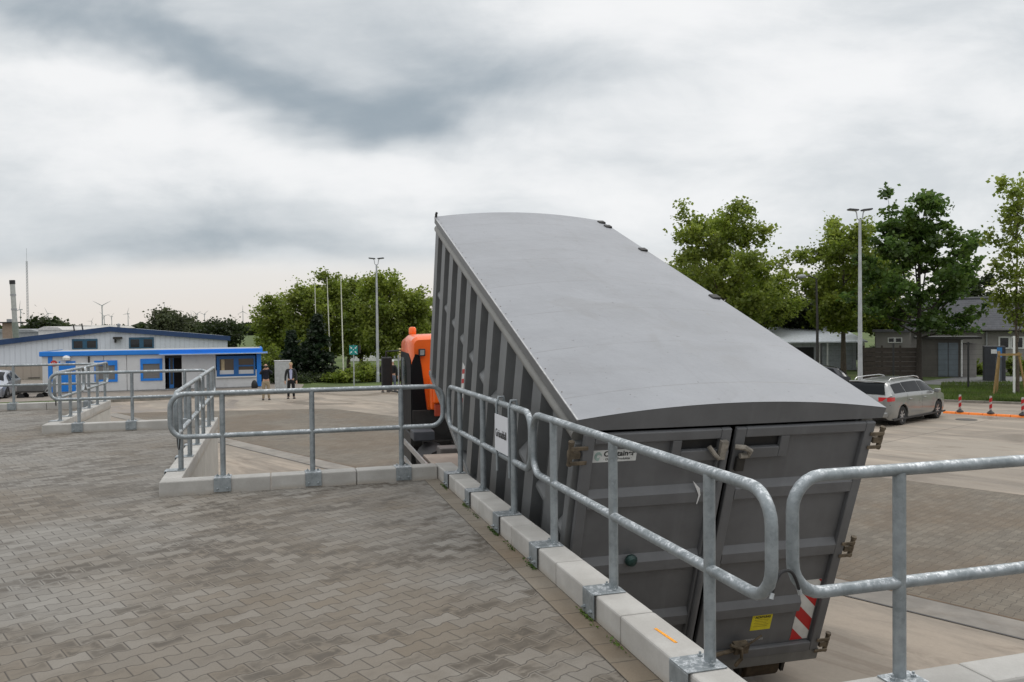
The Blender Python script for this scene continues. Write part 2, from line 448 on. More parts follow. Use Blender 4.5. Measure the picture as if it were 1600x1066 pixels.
# ------------------------------------------------------------------ ground
def grass_mat():
    m, nt, b = new_mat('grass_ground'); p = gpos(nt); x, y, z = sep(nt, p)
    n = noise(nt, p, .35, 5, .6); n2 = noise(nt, combine(nt, x*3, y*3, 0.0), 2.2, 5, .7)
    cc = mixc(nt, n.step(.35, .65), (.040, .068, .012), (.085, .125, .022))
    cc = mixc(nt, n2.step(.4, .7)*.5, cc, (.11, .13, .035)); cc = mixc(nt, noise(nt, p, .12, 3).step(.55, .7)*.4, cc, (.14, .13, .06))
    nt.links.new(cc.k, b.inputs['Base Color']); b.inputs['Roughness'].default_value = .95
    bump(nt, b, n2, .8, .06); return m
GRASS = grass_mat()
ASPH = M('path_asphalt', (.17, .17, .17), .85, 0, .15, 1.5, .3, 80)
t2 = .724
YU = Vector((-math.sin(t2), math.cos(t2), 0)); YV = Vector((math.cos(t2), math.sin(t2), 0))
def yv(p, q): return YV*p + YU*q
sheet('yard', [(-7000, -60), (7000, -60), (7000, 9000), (-7000, 9000)], gz, YCON, (8, 40))
sheet('block_paved_lane', [yv(9.92, -35), yv(17.85, -35), yv(17.1, 31), yv(9.92, 36)], lambda y: gz(y)+.004, YPAVE, (8, 40))
dr = sheet('drain_channel', [yv(9.30, -35), yv(9.335, -35), yv(9.335, 36), yv(9.30, 36)], lambda y: gz(y)+.008, M('channel_steel', (.10, .095, .09), .7, .3, .2, 5), (8, 40))
sheet('channel_border', [yv(9.335, -35), yv(9.88, -35), yv(9.88, 36), yv(9.335, 36)], lambda y: gz(y)+.006,
      M('border_concrete', (.22, .20, .175), .8, 0, .2, 2, .1, dirt=(.14, .105, .07), da=.7, ds=1.2), (8, 40))
pts = [yard(351, 620), yard(530, 611), yard(620, 604)]
sheet('channel_edge', [yv(9.88, -35), yv(9.915, -35), yv(9.915, 36), yv(9.88, 36)], lambda y: gz(y)+.009, M('rusty_edge', (.13, .085, .05), .8, .2, .3, 3), (8, 40))
d0 = (pts[0]-pts[1]).normalized()
lv = pts[0] + d0*30
rv0, rv1 = yard(1480, 628), yard(1600, 632); dv_ = (rv1-rv0).normalized()
fence_line = [lv, pts[0], pts[1], pts[2], Vector((-1, 60, 0)), Vector((12, 56, 0)), rv0-dv_*6, rv0, rv1, rv1+dv_*40]
GZ = .12
sheet('grass_verge', [(p.x, p.y) for p in fence_line] + [(300, 20), (6900, 8900), (-6900, 8900), (-80, 30)], lambda y: GZ, GRASS)
vk = MB(); fl = fence_line
for a_, b_ in zip(fl[:-1], fl[1:]):
    a2, b2 = Vector((a_.x, a_.y, GZ/2)), Vector((b_.x, b_.y, GZ/2)); n_ = max(1, int((b2-a2).length/1.0))
    for i in range(n_):
        q0 = a2.lerp(b2, i/n_); q1 = a2.lerp(b2, (i+1)/n_); e = (q1-q0).normalized()*.006
        vk.bar(q0+e, q1-e, .14, GZ+.03)
o = vk.build('verge_kerb', M('verge_kerb_concrete', (.22, .20, .17), .9, 0, .2, 3, .2)); tag(o, kind='structure')
# path on the verge beyond the grass, right side, and asphalt by the cabin
def g2(px, py): q = onz(px, py, GZ); return (q.x, q.y)
sheet('footpath', [g2(1380, 600), g2(1600, 603), g2(1680, 604), g2(1700, 588), g2(1600, 588), g2(1500, 589), g2(1450, 595)], lambda y: GZ+.006, ASPH)
sheet('cabin_forecourt', [g2(-300, 640), g2(200, 622), g2(355, 616), g2(470, 608.5), g2(475, 601), g2(430, 597), g2(380, 590), g2(-300, 597)], lambda y: GZ+.008,
      M('forecourt_paving', (.22, .19, .16), .85, 0, .15, 2))

# ------------------------------------------------------------------ the raised platform with its saw-tooth edge
K = 1.95; PF = 1.80; KW = .20
inner = [(45, 2.725), (1.76, 2.725), (1.76, 8.86), (-1.125, 8.86), (-1.125, 14.9), (-3.65, 14.9), (-3.65, 19.55), (-45, 19.55), (-45, -25), (45, -25)]
sheet('platform_paving', [gr(a, b)[:2] for a, b in inner], lambda y: PF, PAVE)
# border course of cut stones along the kerbs
BORD = paving('border_stones', (.15, .13, .10), (.215, .19, .155), (.16, .115, .07), wet=.0, L=.24, Wd=.16, wave=0, ang=TH+PI/2)
sheet('border_course', [gr(a, b)[:2] for a, b in [(1.76, 2.4), (1.76, 8.86), (1.60, 8.86), (1.60, 2.4)]], lambda y: PF+.004, BORD)

WALLC = M('wall_concrete', (.44, .425, .39), .85, 0, .08, 2.5, .12, 30, dirt=(.30, .26, .20), da=.5, ds=1.2)
def wall(label, p0, p1, side, joints=1.0, mitre=(0, 0)):
    """p0,p1: grid coordinates of the OUTER edge ends; side=+1: platform on the left of the direction p0->p1"""
    a, b = gr(*p0), gr(*p1); d = (b-a); L = d.length; d.normalize(); rz = math.atan2(d.y, d.x)
    t = thing('retaining_wall', label, 'wall', (a.x, a.y, 0), rz, 'concrete retaining walls of the raised platform')
    n = max(1, round(L/joints)); s = side
    for i in range(n):
        x0, x1 = L*i/n+.003, L*(i+1)/n-.003
        ya, yb = (0, KW*s)
        lo, hi = min(ya, yb), max(ya, yb)
        if i == 0 and mitre[0]: x0 += mitre[0]
        if i == n-1 and mitre[1]: x1 += mitre[1]
        k = MB().box(x0, x1, lo, hi, PF-.03, K).build('kerb_stone', KERB, t, bevel=.012)
        MB().box(x0, x1, min(.012*s, .16*s), max(.012*s, .16*s), 0, PF-.034).build('wall_panel', WALLC, t, bevel=.006)
    return t
wall('long concrete kerb wall running away beside the grey waste container', (1.96, 2.925), (1.96, 9.06), 1)
wall('concrete kerb wall crossing left of the container with a railing of two spans', (-.925, 9.06), (1.757, 9.06), -1, mitre=(-.20, 0))
wall('pale wall face of the empty bay below the inward slanting railing in the middle', (-.925, 9.064), (-.925, 15.1), 1, mitre=(0, 0))
wall('low kerb wall in front of the blue and white cabin with posts along it', (-3.45, 15.1), (-1.129, 15.1), -1, mitre=(-.20, 0))
wall('pale slanting wall of the farther bay, left of centre', (-3.45, 15.104), (-3.45, 19.75), 1)
wall('farthest kerb wall at the left edge in front of the parked car', (-3.654, 19.75), (-16, 19.75), 1)
wall('concrete kerb wall at the bottom right corner under the nearest railing', (1.964, 2.925), (9.0, 2.925), -1)

# ------------------------------------------------------------------ railings
HR, HM, RT = .878, .405, .0265
def loop_pts(x0, x1, z0, z1, r=.14, n=6):
    pts = []
    for cx_, cz_, a0 in ((x1-r, z1-r, 0), (x0+r, z1-r, PI/2), (x0+r, z0+r, PI), (x1-r, z0+r, 1.5*PI)):
        for i in range(n+1):
            a = a0+PI/2*i/n; pts.append((cx_+r*math.cos(a), 0, cz_+r*math.sin(a)))
    out = []
    for i, p in enumerate(pts):
        q = pts[(i+1) % len(pts)]; out.append(p)
        L = math.dist(p, q)
        if L > .3:
            k = int(L/.3)
            out += [tuple(p[j]+(q[j]-p[j])*t/k for j in range(3)) for t in range(1, k)]
    return out
def railing(label, p0, p1, posts, side, group='galvanised guard railings', HM=.43, HR=.878):
    """p0->p1 in grid coordinates along the post line, posts = distances from p0"""
    a, b = gr(*p0), gr(*p1); d = b-a; L = d.length; rz = math.atan2(d.y, d.x)
    t = thing('guard_railing', label, 'railing', (a.x, a.y, K), rz, group)
    MB().tube(loop_pts(0, L, HM, HR), RT, 14, closed=True).build('rail_loop', GALV, t, smooth=True)
    for x in posts:
        P = MB().tube([(x, 0, .005), (x, 0, .3), (x, 0, .6), (x, 0, HR-.012)], .0275, 16).build('post', GALV, t, smooth=True)
        MB().lathe([(.004, 0), (.004, .003)], 8, (x-.0, -side*.0275, HR-.085), 'y').build('drain_hole', BLACK, P)
        s = side
        br = MB()
        br.box(x-.085, x+.085, *sorted((s*-.04, s*.165)), .001, .009)
        br.box(x-.085, x+.085, *sorted((s*.157, s*.165)), -.135, .0005)
        B = br.build('mounting_bracket', GALV, t, bevel=.003)
        for q in (-.055, .055):
            MB().lathe([(.012, 0), (.012, .010), (.006, .012), (.006, .022), (0, .022)], 6, (x+q, s*.02, .009), 'z').build('bolt', GALV, B)
        for q in (-.05, .05): MB().lathe([(.012, 0), (.012, s*.010), (.006, s*.012), (.006, s*.022), (0, s*.022)], 6, (x+q, s*.165, -.10), 'y').build('bolt', GALV, B)
    return t
railing('nearest slanting railing span, in front of the container doors', (1.905, 2.79), (1.905, 5.86), [.48, 1.568, 2.609], 1)
railing('slanting railing span that carries the white Grünabfall sign', (1.905, 5.91), (1.905, 8.93), [.478, 1.495, 2.462], 1)
railing('railing span at the right edge of the picture', (2.06, 2.87), (5.2, 2.87), [.54, 1.6, 2.66], -1, HM=.42, HR=.912)
railing('wide railing span crossing left of the orange truck', (-1.02, 9.008), (1.85, 9.008), [.508, 1.425, 2.393], -1)
railing('nearer railing span of the middle row seen almost end on', (-.98, 9.12), (-.98, 12.05), [.44, 1.45, 2.50], 1)
railing('farther railing span of the middle row seen almost end on', (-.98, 12.1), (-.98, 15.05), [.5, 1.6, 2.4], 1)
railing('railing span crossing in front of the square blue framed window', (-3.55, 15.045), (-1.06, 15.045), [.43, 1.25, 2.09], -1, HM=.40, HR=.835)
railing('nearer slanting railing span in front of the blue door', (-3.505, 15.15), (-3.505, 17.35), [.35, 1.1, 1.85], 1, HM=.40, HR=.835)
railing('farther slanting railing span in front of the blue door', (-3.505, 17.4), (-3.505, 19.7), [.4, 1.2, 2.0], 1, HM=.40, HR=.835)
railing('railing span behind, ending at the farther wall corner', (-6.75, 19.695), (-3.5, 19.695), [1.41, 2.87], -1, HM=.385, HR=.81)
railing('leftmost railing span in front of the parked car', (-10.1, 19.695), (-6.8, 19.695), [.4, 1.6, 2.9], -1, HM=.385, HR=.81)
# black bonding cables joining railing spans
CABLE = BLACK
def cable(label, A, B, drop):
    A, B = Vector(A), Vector(B); pts = []
    for i in range(15):
        t = i/14; p = A.lerp(B, t); p.z += drop*(1-abs(2*t-1)**2.6); pts.append(p)
    t = thing('bonding_cable', label, 'cable', pts[0], 0, 'cables joining railing spans')
    o0 = pts[0]; P = [p-o0 for p in pts]
    MB().tube(P, .0068, 8).build('cable_loop', CABLE, t, smooth=True)
    for e, f in ((P[0], P[1]), (P[-1], P[-2])):
        dd = (e-f).normalized()
        MB().tube([e-dd*.012, e, e+dd*.012], .009, 8).build('cable_lug', STEEL, t, smooth=True)
cable('short black cable looped between the two nearest railing spans', gr(1.912, 2.80, K+.455), gr(2.068, 2.835, K+.445), .095)
cable('black cable hanging between railing corners at the left', gr(-.98, 9.2, K+.48), gr(-.93, 9.01, K+.43), -.16)
cable('black cable hanging between the railing corners before the blue door', gr(-3.505, 15.2, K+.46), gr(-3.46, 15.05, K+.43), -.15)
cable('tiny black cable between railing spans beside the white sign', gr(1.905, 5.80, K+.48), gr(1.905, 5.97, K+.48), .03)
# orange chalk mark on the kerb
o = MB().box(-.10, .10, -.008, .008, 0, .0015).build('chalk_mark', M('orange_chalk', (.80, .33, .03), .9, 0, .2, 60))
o.location = gr(1.86, 3.62, K+.001); o.rotation_euler = (0, 0, TH+PI/2+.06); tag(o, 'short orange marking line on the pale kerb stone near the bottom', 'marking')
# sign on the railing
def on_rail(b, a=2.003): return gr(a, b, K)
t = thing('waste_sign', 'white sign lettered Grünabfall hung on the railing by the container', 'sign', gr(1.86, 6.60, K-.01), TH+PI/2)
# local x runs away along the rail; the lettered face looks to +y (towards the platform)
def face(x, y, z): return (-x, .006+z, y)
sg = MB().box(-.20, .20, -.002, .003, .485, .80).build('sign_plate', M('sign_white', (.66, .67, .70), .5, 0, .03, 3), t)
text_mb('Grünabfall', .096, lambda x, y, z: (-(x), .006+z, .61+y), align='CENTER', bold=.0006, sx=.84).build('sign_lettering', M('sign_black', (.01, .01, .01), .6), sg)
for x in (-.19, .19):
    MB().tube([(x, -.012, .30), (x, -.012, .88), (x, -.03, .945), (x, -.075, .945), (x, -.085, .90)], .011, 8).build('hanger_strap', GALV, t, smooth=True)

# ------------------------------------------------------------------ the tipped waste container
CW, CH, CL = 2.55, 2.386, 6.60
CYAW, CT = .255, .350
P0 = Vector((.255, 6.64, .491))
C = thing('waste_container', 'large grey steel roll-off container with arched lid, tipped up at the front', 'container', P0, rot=(CT, 0, CYAW))
CM = Matrix.Translation(P0) @ Euler((CT, 0, CYAW)).to_matrix().to_4x4()
# hull: floor, front wall, recessed side sheets
h = MB()
h.box(.09, CW-.09, .07, CL, .06, .14)
h.box(.103, .13, .07, CL-.02, .14, CH-.03); h.box(CW-.13, CW-.103, .07, CL-.02, .14, CH-.03)
h.box(.131, CW-.131, CL-.03, CL-.02, .141, CH-.03)
h.build('hull', CSIDE, C)
# side ribs as folded trapezoids
def rib(y, x_out, x_in, z0, z1):
    s = MB(); w0, w1 = .25, .29
    poly = [(y-w1/2, x_in), (y-w0/2, x_out), (y+w0/2, x_out), (y+w1/2, x_in)]
    vs = [(x, yy_, z) for z in (z0, z1) for yy_, x in poly]
    return s.add(vs, [(0, 1, 2, 3), (7, 6, 5, 4), (0, 4, 5, 1), (1, 5, 6, 2), (2, 6, 7, 3), (3, 7, 4, 0)])
ys = [.42+.60*i for i in range(11)]
for y in ys:
    rib(y, 0, .105, .13, CH-.09).build('side_rib', CSIDE, C)
    rib(y, CW, CW-.105, .13, CH-.09).build('side_rib', CSIDE, C)
TUBEP = paint('top_tube_paint', (.20, .195, .18), .9)
for sx in (0, 1):
    x0, xi = (0.012, .105) if sx == 0 else (CW-.012, CW-.105)
    ends = [.10]+[q for y in ys for q in (y-.146, y+.146)]+[CL-.03]
    for i in range(0, len(ends)-1, 2):
        y0, y1 = ends[i]+.001, ends[i+1]-.001
        if y1-y0 < .05: continue
        MB().prism([(xi, 1.54), (x0+.012, 1.44), (x0+.012, 1.405), (xi, 1.37)], y0, y1, lambda u, v, d: (u, d, v)).build('side_stringer', CSIDE, C)
    MB().tube([(x0+(.03 if sx == 0 else -.03), y, CH-.06) for y in np.linspace(.05, CL, 12)], .058, 14).build('top_tube', TUBEP, C, smooth=True)
    MB().box(*( (0.0, .10) if sx == 0 else (CW-.10, CW)), .08, CL, .0, .075).build('bottom_rail', CSIDE, C, bevel=.006)
    MB().box(*((0.004, .13) if sx == 0 else (CW-.13, CW-.004)), 0.0, .10, .03, CH-.10).build('corner_post', CSIDE, C, bevel=.008)
# diagonal brace plate at the rear bottom of the near side
MB().prism([(.62, .13), (.12, .95), (.12, .80), (.50, .13)], .012, .03, lambda u, v, d: (d, u, v)).build('side_brace', CSIDE, C)
# arched lid
EV, RISE = CH+.113, .095
def lidz(t): return EV + RISE*(1-(2*t-1)**2)
NT, NY = 28, 40
lid = MB(); rows = []
x0, x1, y0, y1 = -.02, CW+.03, -.045, CL+.02
rd = random.Random(3)
dent = [(2.0, 3.2, .28, .012), (1.0, 4.9, .5, .008), (.6, 2.4, .4, .007), (1.7, 1.4, .5, .006), (1.3, 5.9, .35, .007)]
for j in range(NY+1):
    y = y0+(y1-y0)*j/NY; r = []
    for i in range(NT+1):
        t = i/NT; x = x0+(x1-x0)*t; z = lidz(t)
        for ax, ay, ar, ad in dent: z -= ad*math.exp(-(((x-ax)**2+(y-ay)**2)/ar**2))
        z += .004*math.sin(y*6.76)*math.sin(PI*t)
        r.append((x, y, z))
    rows.append(r)
lid.grid(rows)
LID = lid.build('lid', CLID, C, smooth=True)
# lid fascia: rear and front arches, side flanges
def arch_fascia(yy0, yy1):
    f = MB(); top = [(x0+(x1-x0)*i/NT, lidz(i/NT)-.004) for i in range(NT+1)]
    poly = top + [(x1-.015, CH+.022), (x0+.015, CH+.022)]
    return f.prism(poly, yy0, yy1)
arch_fascia(y0+.001, y0+.03).build('lid_end_plate', CDOOR, LID)
arch_fascia(y1-.03, y1-.001).build('lid_end_plate', CDOOR, LID)
FLP = paint('lid_flange_paint', (.115, .115, .115), .3)
for xa, xb in ((x0+.001, x0+.02), (x1-.02, x1-.001)):
    MB().box(xa, xb, y0+.031, y1-.031, CH+.03, EV-.002).build('lid_flange', FLP, LID)
tr = MB(); tr.box(x0-.004, x0+.008, y0, y1, EV-.004, EV+.004); tr.build('lid_edge_strip', M('bare_edge', (.42, .42, .42), .4, .5, .2, 20), LID)
lb = MB(); yq = .2
while yq < CL:
    lb.lathe([(.005, 0), (.005, .004), (0, .005)], 6, (x0+.03, yq, EV+.004)); yq += .23
lb.build('edge_rivets', RUSTY, LID)
for yb in (CL-.22, CL-.50, 4.75, 2.7):
    MB().box(CW-.09, CW+.01, yb, yb+.12, lidz(.96)-.01, lidz(.96)+.02).build('lid_hinge', DARKM, LID, bevel=.01)
MB().tube([(0, CL-.02, EV-.02), (0, CL-.02, EV+.05), (0.01, CL-.02, EV+.075)], .018, 8).build('lid_hook', DARKM, LID)
# doors
def leaf(xa, xb, right):
    nm = 'rear_door'; fr = .085
    D = MB().box(xa+.02, xb-.02, -.018, -.004, .14, CH-.05).build(nm, CDOOR, C)
    f = MB()
    f.box(xa, xa+fr, -.062, -.0185, .12, CH-.005); f.box(xb-fr, xb, -.062, -.0185, .12, CH-.005)
    f.box(xa+fr+.001, xb-fr-.001, -.062, -.0185, CH-.085, CH-.005); f.box(xa+fr+.001, xb-fr-.001, -.062, -.0185, .12, .21)
    f.build('door_frame', CDOOR, D, bevel=.008)
    for zc in (1.80, 1.19, .62):
        MB().prism([(-.0185, zc+.10), (-.062, zc+.045), (-.062, zc-.045), (-.0185, zc-.055)], xa+fr+.002, xb-fr-.002-(.20 if right and zc < .7 else 0), lambda u, v, d: (d, u, v)).build('door_rib', CDOOR, D)
    # reinforced latch pocket near the middle top
    xs = (xa+.09, xa+.40) if right else (xb-.40, xb-.09)
    pk = MB()
    pk.box(xs[0], xs[1], -.060, -.019, CH-.27, CH-.180)
    xo = (xs[1]+.001, xs[1]+.075) if right else (xs[0]-.075, xs[0]-.001)
    pk.box(xo[0], xo[1], -.060, -.019, CH-.27, CH-.086)
    pk.build('latch_frame', CDOOR, D, bevel=.006)
    MB().box(xs[0], xs[1], -.0215, -.0195, CH-.179, CH-.087).build('latch_slot', BLACK, D)
    return D
XM = 1.25
DL = leaf(.045, XM-.02, False); DR = leaf(XM+.02, CW-.045, True)
# hinges
def hinge(z, left):
    x = .03 if left else CW-.03; s = -1 if left else 1
    H = MB()
    H.lathe([(.02, -.09), (.02, .09)], 10, (x+s*.075, -.045, z), 'z')
    H.box(*sorted((x+s*-.05, x+s*.08)), -.075, -.063, z+.045, z+.075); H.box(*sorted((x+s*-.05, x+s*.08)), -.075, -.063, z-.075, z-.045)
    H.box(*sorted((x+s*.0, x+s*.09)), -.062, -.01, z-.03, z+.02)
    H.lathe([(.026, .085), (.026, .11)], 6, (x+s*.075, -.045, z), 'z')
    H.build('door_hinge', RUSTY, C, bevel=.004)
for z in (2.22, 1.18, .17): hinge(z, False); hinge(z, True)
# centre locking bar, hooks and bottom lock
tn = MB().tube([(XM-.065, -.085, z) for z in np.linspace(.05, CH-.17, 8)], .026, 12).build('locking_bar', CDOOR, C, smooth=True)
for z in (.35, 1.2, 1.95): MB().box(XM-.11, XM-.02, -.10, -.0625, z, z+.05).build('bar_guide', CDOOR, tn, bevel=.005)
hk = MB(); PALE = M('worn_beige_metal', (.26, .235, .20), .7, .2, .3, 18, .3)
hk.tube([(XM-.20, -.075, CH-.14), (XM-.16, -.10, CH-.19), (XM-.12, -.10, CH-.23), (XM-.09, -.08, CH-.20)], .018, 8)
hk.box(XM-.115, XM-.06, -.11, -.07, CH-.24, CH-.09)
hk.tube([(XM+.02, -.08, CH-.15), (XM+.08, -.12, CH-.14), (XM+.13, -.12, CH-.17), (XM+.13, -.10, CH-.22), (XM+.06, -.10, CH-.22)], .022, 8)
hk.build('latch_hook', PALE, tn, smooth=True)
MB().box(XM+.045, XM+.12, -.10, -.064, CH-.36, CH-.24).build('latch_block', DARKM, tn, bevel=.008)
lk = MB()
lk.tube([(XM-.15, -.10, .20), (XM+.15, -.11, .24), (XM+.40, -.10, .27)], .018, 8); lk.box(XM+.37, XM+.50, -.13, -.064, .24, .33)
lk.tube([(XM+.43, -.13, .30), (XM+.50, -.15, .38), (XM+.58, -.15, .44)], .009, 6)
lk.tube([(XM+.32, -.12, .34), (XM+.42, -.14, .31), (XM+.44, -.14, .20), (XM+.40, -.13, .12)], .016, 8)
lk.build('bottom_lock', RUSTY, C)
MB().box(.02, CW-.02, -.055, .04, .005, .118).build('bottom_sill', paint('sill_paint', (.15, .15, .145), .6), C, bevel=.01)
# rear rollers and skids
for x in (.30, 1.86):
    RL = MB().lathe([(.125, -.17), (.14, -.16), (.14, .16), (.125, .17)], 20, (x+.18, .14, -.105), 'x').build('ground_roller', M('roller_steel', (.075, .055, .035), .7, .3, .3, 12, dirt=(.03, .02, .015)), C, smooth=True)
    MB().box(x-.05, x-.02, .02, .28, -.16, .003).box(x+.38, x+.41, .02, .28, -.16, .003).build('roller_bracket', DARKM, RL)
for x in (.75, 1.80): MB().box(x-.04, x+.04, .35, CL, -.10, .058).build('skid_beam', CSIDE, C)
MB().tube([(CW/2-.25, CL+.06, 1.52), (CW/2+.25, CL+.06, 1.52)], .03, 10).build('hook_bar', DARKM, C)
# stickers and marks on the doors
def on_door(x, z, y=-.0205): return lambda u, v, w_: (x+u, y-w_, z+v)
ST = MB().box(.145, .49, -.0200, -.0186, 2.13, 2.23).build('container_label', M('label_white', (.60, .61, .60), .5), DL)
TXT = M('label_black', (.01, .01, .012), .5)
text_mb('Container', .060, on_door(.228, 2.178), bold=.0018).build('label_lettering', TXT, ST)
text_mb('· Dienst · Produkte ·', .027, on_door(.230, 2.145), bold=.0004).build('label_small_lettering', TXT, ST)
lg = MB()
for i in range(3): lg.tube([(.185+.027*math.cos(a)*(1-.25*i), -.0206, 2.18+.034*math.sin(a)*(1-.25*i)) for a in np.linspace(.4*i, 5+.4*i, 14)], .0022, 5)
lg.build('label_emblem', M('emblem_green', (.22, .38, .33), .6), ST)
YS = MB().box(XM+.55, XM+.745, -.0200, -.0186, .38, .54).build('warning_label', M('warning_yellow', (.70, .60, .02), .5), DR)
text_mb('ACHTUNG', .030, on_door(XM+.580, .505), bold=.0012).build('warning_lettering', TXT, YS)
wl = MB()
for i, q in enumerate((.485, .468, .451, .434, .417)): wl.box(XM+.575+.01*(i % 2), XM+.72-.012*(i % 3), -.0206, -.0202, q, q+.0035)
wl.build('warning_small_print', M('print_brown', (.22, .15, .02), .6), YS)
# red and white hatched marker
def hatch(name, x0_, x1_, z0_, z1_, y_, parent, slope=-1, band=.10):
    W_ = MB().box(x0_, x1_, y_, y_+.0014, z0_, z1_).build(name, M('marker_white', (.62, .62, .60), .5), parent)
    rb = MB(); wd = x1_-x0_; q = z0_-wd
    i = 0
    while q < z1_+wd:
        if i % 2 == 0:
            poly = [(x0_, q+(wd if slope < 0 else 0)), (x1_, q+(0 if slope < 0 else wd)), (x1_, q+band+(0 if slope < 0 else wd)), (x0_, q+band+(wd if slope < 0 else 0))]
            cl_ = []
            for zlim, sgn in ((z0_, 1), (z1_, -1)):
                src = poly; cl_ = []
                for k in range(len(src)):
                    A_, B_ = src[k], src[(k+1) % len(src)]
                    ia, ib = (A_[1]-zlim)*sgn >= 0, (B_[1]-zlim)*sgn >= 0
                    if ia: cl_.append(A_)
                    if ia != ib:
                        tt = (zlim-A_[1])/(B_[1]-A_[1]); cl_.append((A_[0]+(B_[0]-A_[0])*tt, zlim))
                poly = cl_
                if len(poly) < 3: break
            if len(poly) >= 3: rb.prism(poly, y_-.001, y_-.0002)
        q += band; i += 1
    rb.build('red_stripes', RED, W_); return W_
hatch('hatched_marker', CW-.325, CW-.15, .225, .86, -.0203, DR, -1, .13)
wp = MB(); wp.add([(1.13, -.066, 1.83), (1.15, -.066, 1.81), (1.20, -.068, 1.76), (1.215, -.068, 1.70), (1.20, -.068, 1.62), (1.192, -.068, 1.62), (1.198, -.068, 1.70), (1.175, -.068, 1.75)], [(0, 1, 2, 7), (2, 3, 6, 7), (3, 4, 5, 6)])
wp.v = [(x-.16, y, z+.12) for x, y, z in wp.v]
wp.build('paint_flake', M('flake_white', (.7, .7, .7), .6), DL)
gm = MB().lathe([(.05, 0), (.052, -.02), (.035, -.045), (.0, -.055)], 12, (.55, -.0625, 1.27), 'y').build('drain_plug', M('plug_green', (.02, .05, .045), .4, .3, .3, 20), DL, smooth=True)
tx = text_mb('www · de', .045, on_door(XM+.52, .27), bold=.001).build('worn_lettering', M('worn_white', (.36, .36, .36), .7, 0, .2, 40), DR)
# marker on the side wall
hatch_side = MB(); sm_ = None
SM = MB().box(-.0016, -.0002, 3.96, 4.09, .72, 1.24).build('side_marker', M('marker_white', (.62, .62, .60), .5), C)
rs = MB()
for i in range(4): rs.prism([(3.96, .76+.13*i), (4.09, .70+.13*i), (4.09, .76+.13*i), (3.96, .82+.13*i)], -.0030, -.0018, lambda u, v, d: (d, u, v))
rs.build('red_stripes', RED, SM)

# ------------------------------------------------------------------ the site office cabin (blue and white)
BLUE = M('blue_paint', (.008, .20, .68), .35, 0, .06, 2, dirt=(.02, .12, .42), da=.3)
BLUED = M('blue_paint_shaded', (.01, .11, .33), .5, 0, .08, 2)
CABW = M('cabin_white', (.60, .605, .61), .6, 0, .05, 1.2, dirt=(.40, .39, .37), da=.4)
GLS = glass()
GLSB = M('blind_grey', (.16, .155, .15), .6, 0, .1, 30)
cfr = aty(66, 560, 43.3); cfr.z = 0
ce = aty(408, 560, 46.8); ce.z = 0
cd = (ce-cfr); CBL = cd.length; crz = math.atan2(cd.y, cd.x)
cab = thing('office_cabin', 'long low white site office cabin with blue roof edge and blue window frames', 'cabin', (cfr.x, cfr.y, GZ), crz)
H0, H1 = 1.98, 2.22
# wall panels: front faces -y; right end at x=CBL ; the entrance is recessed
def xp(px):      # distance along the front for a picture column
    r = ray(px, 570); t_ = math.atan2(cd.y, cd.x)
    # intersect r*k with the front line
    ux, uy = cd.x/CBL, cd.y/CBL
    k = (cfr.x*uy-cfr.y*ux)/(r.x*uy-r.y*ux)
    q = Vector((r.x*k, r.y*k, 0)); return (q-cfr).dot(Vector((ux, uy, 0)))
XE0, XE1 = xp(258), xp(284)        # recessed entrance
def cbox(name, m, *a, parent=None, bevel=0): return MB().box(*a).build(name, m, parent or cab, bevel=bevel)
seams = [0, xp(82), xp(162), xp(198), XE0]
for i in range(len(seams)-1):
    if i == 0: continue
    cbox('wall_panel', CABW, seams[i]+.012, seams[i+1]-.012, 0, .12, .05, H0)
cbox('wall_panel', CABW, XE1, CBL-.25, 0, .12, .05, 1.02)
cbox('wall_panel', CABW, XE1, xp(337), 0, .12, 1.021, H0)
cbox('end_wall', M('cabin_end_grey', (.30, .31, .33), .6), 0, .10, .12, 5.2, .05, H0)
cbox('end_wall', CABW, CBL-.13, CBL-.02, .12, 5.2, .05, H0)
cbox('back_wall', CABW, .101, CBL-.131, 5.1, 5.2, .05, H0)
cbox('corner_post', BLUE, xp(75), xp(82), -.015, .13, .05, H0)
cbox('corner_post', CABW, 0, xp(75)-.003, -.01, .119, .05, H0)
cbox('corner_post', BLUE, CBL-.249, CBL, -.02, .119, .05, H0)
cbox('base_frame', GREY, 0.02, CBL-.02, .02, 5.1, -.02, .048)
rf = cbox('roof_fascia', BLUE, -.12, CBL+.08, -.16, -.02, H0+.02, H1+.04, bevel=.03)
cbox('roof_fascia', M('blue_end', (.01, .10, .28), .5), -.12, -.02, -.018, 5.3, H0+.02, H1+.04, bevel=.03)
cbox('roof_fascia', BLUE, CBL-.0, CBL+.08, -.018, 5.3, H0+.02, H1+.04)
cbox('roof', GREY, -.019, CBL-.001, -.019, 5.3, H0+.0, H1+.0)
cbox('canopy', BLUE, XE0-.25, CBL+.35, -.75, -.161, H0-.02, H0+.07, bevel=.02)
cbox('canopy_edge', M('canopy_edge_white', (.55, .57, .6), .4), XE0-.25, CBL+.35, -.77, -.751, H0-.005, H0+.03)
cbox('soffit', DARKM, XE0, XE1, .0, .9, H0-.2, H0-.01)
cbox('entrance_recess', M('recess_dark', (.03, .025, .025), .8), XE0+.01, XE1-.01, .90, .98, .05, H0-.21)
D_ = cbox('entrance_door', BLUED, xp(264), xp(271), .10, .16, .08, 2.0); cbox('glass_pane', GLS, xp(265.5), xp(270), .09, .099, .3, 1.9, parent=D_)
